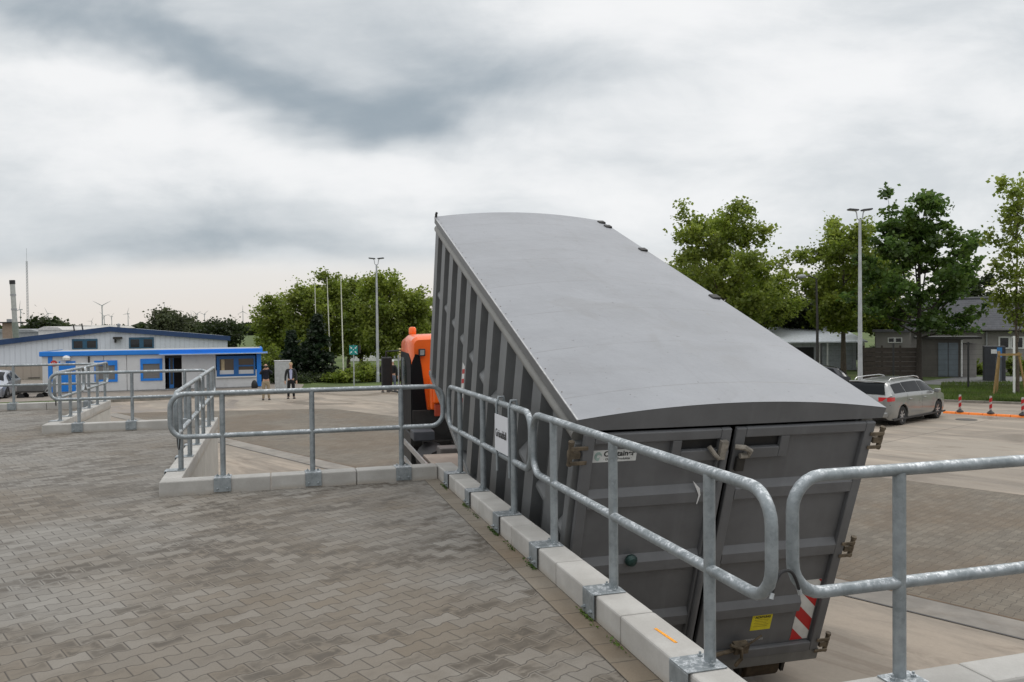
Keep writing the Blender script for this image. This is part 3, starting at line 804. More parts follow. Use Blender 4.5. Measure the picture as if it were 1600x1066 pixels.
def window(xa, xb, za, zb, fr=.13, m=BLUE, pane=GLSB, mull=0, nm='window', par=None):
    f = MB()
    f.box(xa, xb, -.05, -.001, za, za+fr); f.box(xa, xb, -.05, -.001, zb-fr, zb)
    f.box(xa, xa+fr, -.05, -.001, za+fr+.001, zb-fr-.001); f.box(xb-fr, xb, -.05, -.001, za+fr+.001, zb-fr-.001)
    if mull: xm = (xa+xb)/2; f.box(xm-.08, xm+.08, -.05, -.001, za+fr+.001, zb-fr-.001)
    o = f.build(nm, m, par or cab)
    MB().box(xa+fr, xb-fr, -.012, -.003, za+fr, zb-fr).build('pane', pane, o); return o
HZ = lambda py, y=45.0: EYE-(py-517)*y/F_PX-GZ
def zc(px, py):
    x = xp(px); y = cfr.y + x*cd.y/CBL; return aty(px, py, y).z-GZ
W1 = window(xp(147.5), xp(183.5), zc(165, 597), zc(165, 563.5))
cbox('shutter_box', BLUE, xp(150), xp(181), -.075, -.051, zc(165, 571), zc(165, 565), parent=W1)
W2 = window(xp(219.5), xp(253.5), zc(236, 595), zc(236, 560.5))
cbox('shutter_box', BLUE, xp(222), xp(251), -.075, -.051, zc(236, 568.5), zc(236, 562), parent=W2)
# big two-part window with shelves and things seen inside
W3 = MB(); xa, xb = xp(338.5), xp(399); za, zb = zc(370, 588), zc(370, 556)
W3.box(xa, xb, -.045, .03, za, za+.13).box(xa, xb, -.045, .03, zb-.17, zb).box(xa, xa+.16, -.045, .03, za+.131, zb-.171).box(xb-.1, xb, -.045, .03, za+.131, zb-.171)
xm = xp(369); W3.box(xm-.13, xm+.13, -.045, .03, za+.131, zb-.171); W3.box(xm+.131, xb-.101, -.04, .02, (za+zb)/2-.03, (za+zb)/2+.05)
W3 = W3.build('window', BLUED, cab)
MB().box(xa+.15, xb-.1, .031, .036, za+.12, zb-.16).build('pane', glass('reflecting_glass', (.10, .075, .055), .15), W3)
iv = MB().box(xa+.25, xa+.42, .020, .030, za+.2, zb-.2).build('inner_curtain', M('curtain_cream', (.45, .36, .22), .8), W3)
cbox('window_ledge', WHITEP, xa-.05, xb+.05, -.12, -.046, za-.07, za-.002, parent=W3)
# blue door with sign and lamp
BD = cbox('door', BLUE, xp(92), xp(118), -.03, -.001, .08, zc(105, 564.5)); 
cbox('door_handle', STEEL, xp(93.5), xp(95), -.06, -.031, 1.0, 1.06, parent=BD)
cbox('door_frame', WHITEP, xp(119)-.02, xp(121), -.02, -.002, .5, 1.6)
cbox('door_plate', WHITEP, xp(94.5), xp(103), -.036, -.031, zc(99, 567), zc(99, 565), parent=BD)
lm = MB().lathe([(.02, -.20), (.17, -.16), (.20, -.04), (.16, .04), (.06, .08), (0, .09)], 14, (xp(105), -.16, zc(105, 558)), 'z').build('globe_lamp', M('lamp_white', (.75, .74, .70), .4), cab, smooth=True)
NS = MB().lathe([(.16, 0), (.16, -.012)], 18, (xp(84.5), -.03, zc(84, 568)), 'y').build('round_sign', M('sign_red', (.55, .04, .03), .5), cab)
text_mb('10', .17, lambda u, v, w_: (xp(84.5)+u-.1, -.046-w_, zc(84, 568)+v-.06)).build('sign_number', WHITEP, NS)
nb = cbox('wall_lantern', BLACK, xp(138), xp(140.5), -.10, -.001, zc(139, 567), zc(139, 557), bevel=.02)
cbox('notice', WHITEP, xp(117), xp(121.2), -.008, -.002, zc(119, 606), zc(119, 585))
# bag leaning by the cabin
q = yard(403, 609)
bg_ = MB().lathe([(.16, 0), (.19, .08), (.18, .25), (.12, .40), (.05, .46), (0, .47)], 12, (0, 0, 0)).build('backpack', BLACK, None, smooth=True)
bg_.location = (q.x, q.y-.6, GZ); bg_.scale = (1, .6, 1); tag(bg_, 'small black backpack on the ground against the cabin corner', 'bag')
# grey-white cabinet
q = onz(442, 608, GZ)
cb = thing('utility_cabinet', 'plain pale grey electrical cabinet between the two standing men', 'cabinet', (q.x, q.y, GZ), .25)
MB().box(-.42, .42, -.20, .20, 0, 1.55).build('housing', M('cabinet_grey', (.46, .47, .47), .6, 0, .04), cb, bevel=.02)
MB().box(-.45, .45, -.23, .23, 1.551, 1.60).build('cabinet_cap', M('cabinet_cap', (.5, .5, .5), .6), cb, bevel=.01)
MB().box(-.38, .38, -.212, -.202, .12, 1.48).build('cabinet_door', M('cabinet_door_grey', (.40, .41, .41), .6), cb)

# ------------------------------------------------------------------ the hall behind
def corr(name, col, per=.33, var=.25):
    m, nt, b = new_mat(name); p = opos(nt); x, y, z = sep(nt, p)
    n = noise(nt, p, .8, 4)
    g = ((x/per).frac()-.5).abs()
    cc = mixc(nt, g.step(.40, .48)*.35, col, [q*(1-var) for q in col]); cc = mixc(nt, n.step(.5, .8)*.25, cc, [q*.8 for q in col])
    nt.links.new(cc.k, b.inputs['Base Color']); b.inputs['Roughness'].default_value = .5
    bump(nt, b, g.step(.35, .48), .5, .04); return m
HW = corr('hall_cladding', (.64, .68, .74))
HB = corr('hall_lower_cladding', (.36, .31, .26), .5)
NAVY = M('navy_trim', (.012, .045, .13), .45)
FHL = Front(172, 58.0, .36, GZ)
hall = thing('hall', 'wide low white hall with dark blue roof trim behind the blue and white cabin', 'building', FHL.o, FHL.rz)
xl, xr = FHL.x(-130), FHL.x(356); za_, zr, zl = FHL.z(172, 516), FHL.z(356, 530), FHL.z(-130, 554)
zlow = FHL.z(20, 572)
MB().prism([(xl, zlow), (xr, zlow), (xr, zr), (0, za_), (xl, zl)], 0, .25).build('gable_wall', HW, hall)
MB().box(xl, xr, .03, .22, 0, zlow-.003).build('lower_wall', HB, hall)
MB().box(xr-.2, xr, .251, 24, 0, zr-.1).build('side_wall', HW, hall)
MB().prism([(xl-.3, zl+.02), (0, za_+.02), (xr+.1, zr+.0), (xr+.1, zr+.10), (0, za_+.14), (xl-.3, zl+.14)], .251, 24).build('roof', M('hall_roof', (.30, .32, .35), .6), hall)
MB().prism([(xl-.3, zl-.10), (0, za_-.10), (xr+.2, zr-.12), (xr+.2, zr+.22), (0, za_+.26), (xl-.3, zl+.26)], -.25, -.002).build('roof_trim', NAVY, hall)
TEAL = M('window_frame_teal', (.02, .09, .16), .5)
def hwin(pa, pb, ya, yb):
    f = MB(); xa, xb, za, zb = FHL.x(pa), FHL.x(pb), FHL.z(pa, yb), FHL.z(pa, ya)
    f.box(xa, xb, -.06, -.003, zb-.14, zb).box(xa, xb, -.06, -.003, za, za+.08).box(xa, xa+.1, -.06, -.003, za+.081, zb-.141).box(xb-.1, xb, -.06, -.003, za+.081, zb-.141)
    f.box((xa+xb)/2-.14, (xa+xb)/2+.14, -.06, -.003, za+.081, zb-.141)
    o = f.build('window', TEAL, hall); MB().box(xa+.05, xb-.05, -.02, -.006, za+.05, zb-.1).build('pane', glass('dark_glass', (.012, .013, .015), .1), o)
hwin(113, 153, 530, 546); hwin(202, 241, 527.5, 545)
qx, qz = FHL.x(181), FHL.z(181, 530)
MB().box(qx-.1, qx+.45, -.7, -.06, qz, qz+.16).box(qx-.05, qx+.05, -.3, -.003, qz-.25, qz-.001).build('floodlight', DARKM, hall)
MB().box(FHL.x(43), FHL.x(62), -.02, .02, .1, FHL.z(50, 590)).build('dark_gate', BLACK, hall)
# roof-top things
ch = aty(11, 500, 56); zl = aty(11, 529, 56).z-GZ; chm = thing('brick_chimney', 'squat beige brick chimney with a flat cover slab', 'chimney', (ch.x, 56, zl+GZ), 0)
zt = aty(10, 505, 56).z - (zl+GZ)
def brick_mat(name, ca, cb_, mort, sc=1):
    m, nt, b = new_mat(name); p = opos(nt); x, y, z = sep(nt, p)
    bt = nt.nodes.new('ShaderNodeTexBrick'); nt.links.new(combine(nt, x+y, z, 0.0).k, bt.inputs['Vector'])
    bt.inputs['Color1'].default_value = (*ca, 1); bt.inputs['Color2'].default_value = (*cb_, 1); bt.inputs['Mortar'].default_value = (*mort, 1)
    bt.inputs['Scale'].default_value = 4*sc; bt.inputs['Mortar Size'].default_value = .015
    nt.links.new(bt.outputs[0], b.inputs['Base Color']); b.inputs['Roughness'].default_value = .9; return m
MB().box(-.34, .34, 0, .7, 0, zt).build('stack', brick_mat('beige_brick', (.36, .27, .20), (.30, .22, .16), (.3, .27, .24)), chm)
MB().box(-.75, .75, -.3, 1.0, zt+.001, zt+.08).build('cover_slab', DARKM, chm)
MB().box(-.16, .16, .2, .5, zt+.081, zt+.28).build('pot', GREY, chm)
f0, f1 = aty(25, 528, 55), aty(19, 438, 55)
fl_ = thing('flue_pipe', 'tall slightly leaning steel flue pipe with a black top', 'chimney', f0, 0)
v = f1-f0
MB().tube([(0, 0, 0), v*.27], .19, 14).build('lower_pipe', M('flue_green_grey', (.17, .20, .17), .5), fl_, smooth=True)
MB().tube([v*.271, v*.93], .155, 14).build('pipe', M('flue_steel', (.42, .43, .41), .4, .5), fl_, smooth=True)
for k in (.48, .73): MB().tube([v*k, v*(k+.03)], .18, 14).build('pipe_joint', GREY, fl_)
MB().tube([v*.931, v*1.0], .18, 14).build('black_cap', BLACK, fl_, smooth=True)
for i, (px, py, lab) in enumerate([(117, 508, 'first short vent pipe on the roof slope right of the round dark tree'), (130, 505.5, 'second short vent pipe on the roof slope, nearer the ridge')]):
    p_ = aty(px, py+10, 59.6); o = MB().tube([(0, 0, -.2), (-.10, 0, .46)], .05, 8).build('vent_pipe', DARKM, None, smooth=True); o.location = p_; tag(o, lab, 'vent pipe', 'roof vent pipes')
p_ = aty(185.5, 514, 58.6); o = MB().lathe([(.14, -.2), (.10, .0), (.10, .22), (.13, .26), (.13, .34), (0, .42)], 10).build('roof_ventilator', GREY, None); o.location = p_; tag(o, 'small grey cowl on the ridge of the hall', 'ventilator')
for (pa, pb, ya, yb, yy_, colr, lab, nm) in [(-60, 62, 528, 517, 74, (.30, .31, .31), 'grey flat roofed building behind the brick chimney', 'flat_building'), (60, 96, 524, 513.5, 72, (.62, .60, .57), 'white rounded roof hood right of the flue', 'white_building'), (104, 148, 520, 511, 80, (.52, .50, .46), 'pale roof strip behind the two vent pipes', 'pale_building')]:
    a0, a1 = aty(pa, ya, yy_), aty(pb, yb, yy_)
    t = thing(nm, lab, 'building', (a0.x, yy_, GZ), 0); W_ = a1.x-a0.x; Hh = a1.z-GZ
    MB().box(0, W_, 0, 8, 0, Hh-.12).build('wall', M(nm+'_wall', colr, .7), t)
    MB().prism([(-.2, Hh-.119), (W_+.2, Hh-.119), (W_*.9, Hh+.12), (W_*.3, Hh+.2)], -.2, 8.2).build('roof', M(nm+'_roof', [c*.8 for c in colr], .7), t)

# ------------------------------------------------------------------ lattice mast and wind turbines
mp = aty(44, 518, 700); mt = thing('radio_mast', 'very tall thin lattice mast at the left', 'mast', (mp.x, 700, 0), 0)
top = aty(39.5, 408, 700); Hm = top.z; lean = top.x-mp.x
mm = MB()
for a in range(3):
    c_, s_ = math.cos(a*2*PI/3), math.sin(a*2*PI/3)
    mm.tube([(1.0*c_, 1.0*s_, 0), (.55*c_, .55*s_, Hm)], .16, 4)
for i in range(26):
    z = Hm*i/26; z2 = Hm*(i+1)/26
    for a in range(3):
        b2 = (a+1) % 3; mm.bar((.9*math.cos(a*2*PI/3), .9*math.sin(a*2*PI/3), z), (.9*math.cos(b2*2*PI/3), .9*math.sin(b2*2*PI/3), z2), .12, .12)
mm.build('lattice', M('mast_grey', (.33, .34, .36), .6), mt)
MB().tube([(0, 0, Hm), (0, 0, Hm+11)], .12, 5).build('antenna', M('mast_grey', (.33, .34, .36), .6), mt)
TW = M('turbine_white', (.40, .41, .43), .6, 0, .02)
def turbine(D, hub, rot, label):
    t = thing('wind_turbine', label, 'wind turbine', (0, 0, 0), 0, 'wind turbines on the horizon')
    MB().tube([(0, 0, 0), (0, 0, hub*.5), (0, 0, hub)], [2.6, 2.1, 1.5], 10).build('tower', TW, t, smooth=True)
    N = MB().box(-2.2, 2.2, -4, 8, hub-1.6, hub+2.4).build('nacelle', TW, t, bevel=.5)
    for k in range(3):
        a = rot + k*2*PI/3; d = Vector((math.sin(a), 0, math.cos(a))); e = Vector((math.cos(a), 0, -math.sin(a)))
        c0 = Vector((0, -5, hub+.5)); L = 36
        vs = []
        for s_, w_ in ((0, 1.3), (.2, 2.4), (.6, 1.5), (1, .35)):
            vs += [c0+d*L*s_+e*w_*.6+Vector((0, -.3, 0)), c0+d*L*s_-e*w_*.6+Vector((0, -.3, 0)), c0+d*L*s_-e*w_*.6+Vector((0, .3, 0)), c0+d*L*s_+e*w_*.6+Vector((0, .3, 0))]
        fs = [(3, 2, 1, 0), (12, 13, 14, 15)]+[(i*4+j, i*4+(j+1) % 4, i*4+4+(j+1) % 4, i*4+4+j) for i in range(3) for j in range(4)]
        MB().add(vs, fs).build('blade', TW, N)
    return t
TB = [(32, 484, 90, .2, 'thin wind turbine between the flue and the tall mast'), (47, 500, 90, 1.0, 'small wind turbine just right of the mast foot'), (75, 490, 95, -.45, 'wind turbine rising behind the round dark tree'),
      (143, 502, 80, .5, 'tiny wind turbine right of the two vent pipes'), (159.5, 478, 95, 1.05, 'taller turbine left above the hall ridge'), (163, 494, 85, 1.3, 'small turbine just right of the taller one above the ridge'),
      (174.5, 495, 90, .9, 'turbine directly above the hall ridge cowl'), (200, 490.5, 92, .4, 'turbine right of the hall ridge'), (259, 484, 95, -.12, 'turbine with one blade showing above the bushy tree'),
      (299.5, 494, 92, -.1, 'left turbine of the three beside the bushy tree, blade upright'), (308, 491, 92, 1.1, 'middle turbine of the three beside the bushy tree'), (319.5, 491.5, 88, -1.2, 'right turbine of the three beside the bushy tree'), (379.5, 487, 100, .02, 'single turbine left of the big leafy trees')]
for px, py, hub, rot, lab in TB:
    hz = 510+(800-px)*.0098; dpx = hz-py
    D = (hub-EYE)*F_PX/dpx
    p_ = aty(px, py, D)
    t = turbine(D, p_.z, rot, lab); t.location = (p_.x, D, 0); t.rotation_euler = (0, 0, random.Random(px).uniform(-.5, .5))

# ------------------------------------------------------------------ lamps
def lamp(px, pyt, D, label, twin=True):
    q = aty(px, pyt, D); z0 = GZ if D > 41 else gz(D)
    t = thing('street_lamp', label, 'street lamp', (q.x, D, z0), 0, 'twin headed street lamps'); Hh = q.z-z0
    MB().tube([(0, 0, 0), (0, 0, 1.2), (0, 0, Hh*.5), (0, 0, Hh-.45)], [.10, .095, .075, .05], 12).build('pole', STEEL, t, smooth=True)
    MB().lathe([(.13, 0), (.13, .06), (.11, .62), (.095, .64)], 12).build('base_sleeve', STEEL, t, smooth=True)
    for s_ in (-1, 1):
        MB().tube([(0, 0, Hh-.5), (s_*.10, 0, Hh-.42), (s_*.13, 0, Hh-.2), (s_*.17, 0, Hh-.12)], .025, 8).build('bracket_arm', STEEL, t, smooth=True)
        T = Matrix.Translation((s_*.27, 0, Hh-.07)) @ Matrix.Rotation(s_*-.10, 4, 'Y')
        hd = MB().box(-.20, .20, -.15, .15, -.035, .03, T=T).build('lamp_head', M('lamp_dark', (.05, .055, .06), .5), t, bevel=.03)
        MB().box(-.16, .16, -.11, .11, -.042, -.0355, T=T).build('led_panel', M('led_glass', (.4, .42, .44), .3), hd)
    return t
lamp(588, 402, 50, 'tall twin headed lamp in front of the leafy trees, left of the orange truck')
lamp(1343.5, 325, 32, 'tall twin headed lamp behind the silver estate car')
q = aty(1253, 432, 46); t = thing('curved_lamp', 'older lamp with an oval head half hidden in the trees', 'street lamp', (aty(1277, 500, 46).x, 46, GZ), 0)
dxl = q.x-t.location.x; Hl = q.z-GZ
MB().tube([(0, 0, 0), (0, 0, Hl*.6), (-.05, 0, Hl-.15), (dxl*.5, 0, Hl+.02), (dxl+.2, 0, Hl)], [.09, .07, .05, .04, .035], 10).build('pole', DARKM, t, smooth=True)
MB().lathe([(0, -.28), (.08, -.22), (.12, 0), (.10, .18), (0, .26)], 12, (dxl, 0, Hl), 'x').build('lamp_head', GREY, t, smooth=True)
# flagpoles
for px0, py0, px1, py1, yy_, lab in [(536.5, 572, 532.5, 433, 50, 'pale slanting flagpole, the right one of the thin poles before the trees'), (515, 543, 511, 434, 54, 'thin flagpole just left of the taller slanting one'), (493, 486, 491.5, 425, 58, 'thinnest flagpole hidden deep in the leafy trees')]:
    a0, a1 = aty(px0, py0, yy_), aty(px1, py1, yy_); dz_ = a1-a0; zz = (GZ-a0.z)/dz_.z; a0 = a0+dz_*zz
    t = thing('flagpole', lab, 'flagpole', a0, 0, 'flagpoles before the trees')
    MB().tube([(0, 0, 0), (a1-a0)*.5, (a1-a0)], [.045, .035, .022], 8).build('pole', M('flagpole_white', (.62, .62, .52), .5), t, smooth=True)
    MB().lathe([(0, -.04), (.04, 0), (0, .04)], 8, a1-a0).build('finial', STEEL, t, smooth=True)
# green assembly-point sign on a post
q = aty(552.5, 547, 47); t = thing('assembly_sign', 'green square sign with white arrows on a thin post', 'sign', (q.x, 47, GZ), 0)
zz = q.z-GZ
MB().tube([(0, 0, 0), (0, 0, zz+.3)], .035, 8).build('post', STEEL, t, smooth=True)
P_ = MB().box(-.24, .24, -.06, -.04, zz-.27, zz+.27).build('sign_plate', M('sign_green', (.0, .22, .20), .5), t)
ar = MB()
for sx in (-1, 1):
    for sz in (-1, 1):
        c0 = Vector((0, -.063, zz)); d = Vector((sx, 0, sz)).normalized()
        ar.bar(c0+d*.13, c0+d*.30, .03, .004, up=(0, 1, 0)); e = Vector((d.z, 0, -d.x)); tip = c0+d*.10
        ar.add([tip, tip+d*.09+e*.06, tip+d*.09-e*.06], [(0, 1, 2)])
ar.lathe([(.03, -.066), (.03, -.062)], 10, (0, 0, zz+.02), 'y'); ar.build('white_arrows', M('arrow_white', (.7, .75, .75), .5), P_)
MB().box(.27, .40, .0, .1, zz-.2, zz+.25).build('lamp_box', DARKM, t, bevel=.02)

# ------------------------------------------------------------------ house and sheds, right
def tile_mat():
    m, nt, b = new_mat('roof_tiles'); p = opos(nt); x, y, z = sep(nt, p)
    r = (y/.34); row = r.floor(); fr = r.frac(); cx_ = x/.25; colm = cx_.floor(); fc = cx_.frac()
    rn = white(nt, combine(nt, row, colm, 1.0))
    cc = mixc(nt, rn, (.034, .036, .042), (.055, .058, .066))
    cc = mixc(nt, fr.step(.0, .16)*-1.0+1.0, cc, (.008, .008, .01)); cc = mixc(nt, (fr.step(.75, .95))*.6, cc, (.13, .135, .15))  # dark grooves between tile rows; a highlight is painted into each row's colour
    nt.links.new(cc.k, b.inputs['Base Color']); b.inputs['Roughness'].default_value = .85
    bump(nt, b, ((fc-.5).abs()*-2.0+1.0)*.12 + fr*-.8, .8, .05); return m
FH = Front(1412, 56, -.42, GZ)
LW = FH.x(1690); zE = FH.z(1500, 515.5)
hs = thing('house', 'low grey house with a dark tiled roof at the right edge', 'house', FH.o, FH.rz)
HD = 8.0
pr = FH.o + FH.u*FH.x(1540) + Vector((-FH.u.y, FH.u.x, 0))*(HD/2)
zR = aty(1540, 467, pr.y).z-GZ
REN = M('render_grey', (.27, .255, .24), .85, 0, .1, 1.0, .2, dirt=(.2, .19, .18), da=.5)
MB().box(0, LW, 0, HD, 0, zE-.02).build('wall', REN, hs)
MB().prism([(0.001, zE-.019), (HD-.001, zE-.019), (HD/2, zR-.1)], .05, .3, lambda u, v, d: (d, u, v)).build('gable', REN, hs)
ang = math.atan2(zR-zE, HD/2+.5); Lr = math.hypot(HD/2+.5, zR-zE); TILE = tile_mat()
R_ = MB().box(-.3, LW+.4, 0, Lr+.1, 0, .10).build('roof', TILE, hs); R_.location = (0, -.5, zE-.08); R_.rotation_euler = (ang, 0, 0)
R_ = MB().box(-.3, LW+.4, 0, Lr+.1, 0, .10).build('roof', TILE, hs); R_.location = (LW, HD+.5, zE-.08); R_.rotation_euler = (ang, 0, PI)
MB().tube([(-.3, HD/2, zR+.02), (LW+.4, HD/2, zR+.02)], .12, 8).build('ridge_tiles', M('ridge_dark', (.05, .052, .06), .6), hs)
MB().tube([(-.3, -.55, zE-.06), (LW+.4, -.55, zE-.06)], .07, 8).build('gutter', DARKM, hs)
for pa, pb, ya, yb, ml in ((1560, 1578, 545, 526, 0), (1578.6, 1600, 545, 526, 0), (1620, 1650, 545, 526, 1)):
    x0_, x1_, z0_, z1_ = FH.x(pa), FH.x(pb), FH.z(pa, ya), FH.z(pa, yb)
    W_ = MB().box(x0_, x1_, -.05, -.002, z1_-.08, z1_).box(x0_, x1_, -.05, -.002, z0_, z0_+.08).box(x0_, x0_+.09, -.05, -.002, z0_+.081, z1_-.081).box(x1_-.09, x1_, -.05, -.002, z0_+.081, z1_-.081)
    if ml: W_.box((x0_+x1_)/2-.05, (x0_+x1_)/2+.05, -.05, -.002, z0_+.081, z1_-.081)
    W_ = W_.build('window', WHITEP, hs); MB().box(x0_+.05, x1_-.05, -.02, -.003, z0_+.05, z1_-.05).build('pane', glass('dark_glass'), W_)
MB().tube([(FH.x(1541), -.12, .1), (FH.x(1541), -.12, zE-.1)], .05, 8).build('downpipe', GREY, hs, smooth=True)
# lower pale wing left of the house, with a small pair of windows
FW2 = Front(1368, 55, -.42, GZ)
wg = thing('house_wing', 'low pale side wing with a small white twin window left of the shed', 'building', FW2.o, FW2.rz)
wl_ = FW2.x(1424); wz = FW2.z(1398, 519)
MB().box(0, wl_, .2, 5, 0, wz).build('wall', REN, wg)
MB().box(-.2, wl_-.01, -.1, 5.2, wz+.002, wz+.16).build('roof', M('wing_roof', (.10, .10, .11), .7), wg)
x0_, x1_, z0_, z1_ = FW2.x(1387), FW2.x(1410), FW2.z(1398, 536), FW2.z(1398, 527.5)
W_ = MB().box(x0_, x1_, .14, .198, z1_-.06, z1_).box(x0_, x1_, .14, .198, z0_, z0_+.06).box(x0_, x0_+.07, .14, .198, z0_+.061, z1_-.061).box(x1_-.07, x1_, .14, .198, z0_+.061, z1_-.061).box((x0_+x1_)/2-.06, (x0_+x1_)/2+.06, .14, .198, z0_+.061, z1_-.061).build('window', WHITEP, wg)
MB().box(x0_+.03, x1_-.03, .17, .197, z0_+.03, z1_-.03).build('pane', glass('dark_glass'), W_)
# flat roofed shed with pale double door
FS = Front(1438, 50, -.42, GZ)
tz = FS.z(1470, 530)
sh = thing('shed', 'flat roofed grey shed with a pale blue double door', 'shed', FS.o, FS.rz)
sw = FS.x(1504)
MB().box(0, sw, 0, 3, 0, tz).build('wall', M('shed_grey', (.12, .11, .10), .85, 0, .15, 1), sh)
MB().box(-.25, FS.x(1533), -.4, 3.2, tz+.002, tz+.15).build('roof', DARKM, sh)
dd0, dd1 = FS.x(1466), FS.x(1497)
BD_ = M('door_pale_blue', (.15, .18, .205), .6, 0, .1, 2)
MB().box(dd0, (dd0+dd1)/2-.02, -.04, -.002, .05, tz-.22).build('door', BD_, sh)
MB().box((dd0+dd1)/2+.02, dd1, -.04, -.002, .05, tz-.22).build('door', BD_, sh)
MB().tube([(dd1+.18, -.1, .05), (dd1+.18, -.1, tz-.05)], .05, 8).build('downpipe', WHITEP, sh, smooth=True)
MB().box(sw+.002, FS.x(1533)-.2, .4, 3, 0, tz-.3).build('lean_to_wall', REN, sh)
FF = Front(1350, 47, -.30, GZ)
t = thing('timber_fence', 'dark brown board fence left of the shed', 'fence', FF.o, FF.rz)
BRN = M('dark_timber', (.045, .035, .028), .85, 0, .3, 5)
fl2 = FF.x(1436)
for i in range(7): MB().box(0, fl2, 0, .04, .06+i*.27, .31+i*.27).build('board', BRN, t)
for i in range(4): MB().box(i*fl2/3-.05, i*fl2/3+.05, .045, .14, 0, 2.05).build('fence_post', BRN, t)
# brown cupboard / bin store and signs on the right
t = thing('bin_store', 'dark box with a white notice beside a blue sign panel', 'bin store', (aty(1538, 540, 46).x, 46, GZ), -.42)
w_ = 1.05; zt_ = aty(1550, 541, 46).z-GZ
MB().box(0, w_, 0, .8, 0, zt_).build('box', M('box_dark', (.04, .042, .048), .7), t, bevel=.02)
q0 = aty(1547, 550, 46).x-aty(1538, 540, 46).x
MB().box(q0, q0+.36, -.02, -.002, zt_-.42, zt_-.18).build('notice', WHITEP, t)
t = thing('blue_sign', 'small upright blue sign panel beside the dark box', 'sign', (aty(1561.5, 550, 45).x, 45, GZ), 0); zb_ = aty(1561, 543, 45).z-GZ
MB().tube([(0, .03, 0), (0, .03, zb_)], .03, 8).build('post', GREY, t)
MB().box(-.14, .14, -.02, -.002, zb_-.55, zb_).build('sign_panel', M('sign_blue', (.02, .16, .42), .5), t)
MB().box(-.16, .16, .06, .12, .05, zb_-.56).build('lower_panel', M('panel_grey', (.09, .10, .11), .6), t)
# mesh fence with black posts in front of the house
t = thing('mesh_fence', 'thin wire fence on black posts across the grass', 'fence', (aty(1340, 560, 41).x, 41, GZ), 0)
x0_ = t.location.x; x1_ = aty(1760, 560, 41).x
for px in (1283, 1396, 1513, 1630):
    xx = aty(px, 560, 41).x-x0_; MB().tube([(xx, 0, 0), (xx, 0, 2.35)], .05, 8).build('fence_post', BLACK, t, smooth=True)
wm = MB()
for i in range(9): wm.box(-2.3, x1_-x0_, -.003, .003, .15+i*.26, .156+i*.26)
wm.build('wire_mesh', DARKM, t)
# white building and carport left of it
t = thing('garage', 'white garage with a shallow white roof behind the dark car', 'garage', (aty(1240, 540, 58).x, 58, GZ), 0); xo = t.location.x
w0, w1 = aty(1180, 540, 58).x-xo, aty(1338, 540, 58).x-xo; zt_ = aty(1280, 536, 58).z-GZ; zt2 = aty(1280, 510, 62).z-GZ
WW = corr('garage_white', (.50, .52, .56), .6)
MB().box(w0, w1, 0, 6, 0, zt_).build('wall', WW, t)
MB().prism([(-1.2, zt_+.03), (-1.2, zt_+.12), (4, zt2), (9, zt2), (9, zt_+.03)], w0-.3, w1+.3, lambda u, v, d: (d, u, v)).build('roof', M('white_roof', (.74, .78, .84), .5), t)
MB().box(w0+.2, w0+4.2, -.03, -.002, 0, zt_-.3).build('open_bay', BLACK, t)
gd = MB()
for i in range(6): gd.box(w1-2.6, w1-.3, -.05, -.003, .1+i*.36, .43+i*.36)
gd.build('garage_door', M('garage_door_grey', (.42, .45, .48), .5), t)
for k in (w0+1, w0+4.8, w1-3.0, w1+.1): MB().tube([(k, -1.0, 0), (k, -1.0, zt_+.02)], .06, 8).build('carport_post', WHITEP, t)
# distant pale house behind the left trees
t = thing('distant_house', 'pale roofed house glimpsed through the trees left of the lamp', 'house', (aty(545, 560, 82).x, 82, GZ), 0)
MB().box(0, 5.2, 0, 6, 0, 2.2).build('wall', WHITEP, t); MB().prism([(-.5, 2.201), (6.5, 2.201), (3, 3.6)], -.3, 6.3).build('roof', M('pale_roof', (.3, .31, .32), .7), t)

# ------------------------------------------------------------------ lane markers on the orange strip
pA, pB = yard(1474, 645.5), yard(1602, 652.8)
dd = (pB-pA); Ls = dd.length; dn = dd.normalized(); rz_ = math.atan2(dn.y, dn.x)
nseg = 6
seg = None
places = ['beside the front wheel of the silver car', 'just left of the left striped marker post', 'between the left and the middle striped post, left half', 'between the left and middle striped post, right half', 'left of the rightmost striped post', 'at the right edge of the picture']
for i in range(7):
    p_ = pA + dn*(i*Ls/6)
    s_ = thing('lane_strip', 'low orange plastic lane strip ' + (places[i] if i < 6 else 'cut off by the picture edge'), 'lane divider', (p_.x, p_.y, gz(p_.y)), rz_, 'orange lane divider strips')
    MB().prism([(-.11, 0), (.11, 0), (.075, .075), (-.075, .075)], .01, Ls/6-.01, lambda u, v, d: (d, u, v)).build('strip_body', ORANGEP, s_, bevel=.008)
for i, px in enumerate((1500, 1548, 1598)):
    r_ = ray(px, 648.5); k = (pA.x*dn.y-pA.y*dn.x)/(r_.x*dn.y-r_.y*dn.x); xx, yy_ = r_.x*k, r_.y*k
    s_ = thing('striped_post', ['left', 'middle', 'right'][i] + 'most of the three red and white marker posts on the orange strip' if i != 1 else 'middle one of the three red and white marker posts', 'marker post', (xx, yy_, gz(yy_)+.076), rz_, 'red and white marker posts')
    MB().lathe([(.12, 0), (.13, .02), (.10, .06), (.05, .10), (.03, .12)], 10).build('foot', BLACK, s_, smooth=True)
    bl = MB().box(-.04, .04, -.02, .02, .121, .64).build('blade', M('blade_white', (.42, .40, .38), .7, 0, .2, 8, dirt=(.15, .12, .1), da=.8, ds=6), s_, bevel=.01)
    for j, z0_ in enumerate((.17, .40)):
        MB().prism([(-.042, z0_), (.042, z0_+.05), (.042, z0_+.19), (-.042, z0_+.14)], -.0225, .0225).build('red_band', RED, bl)
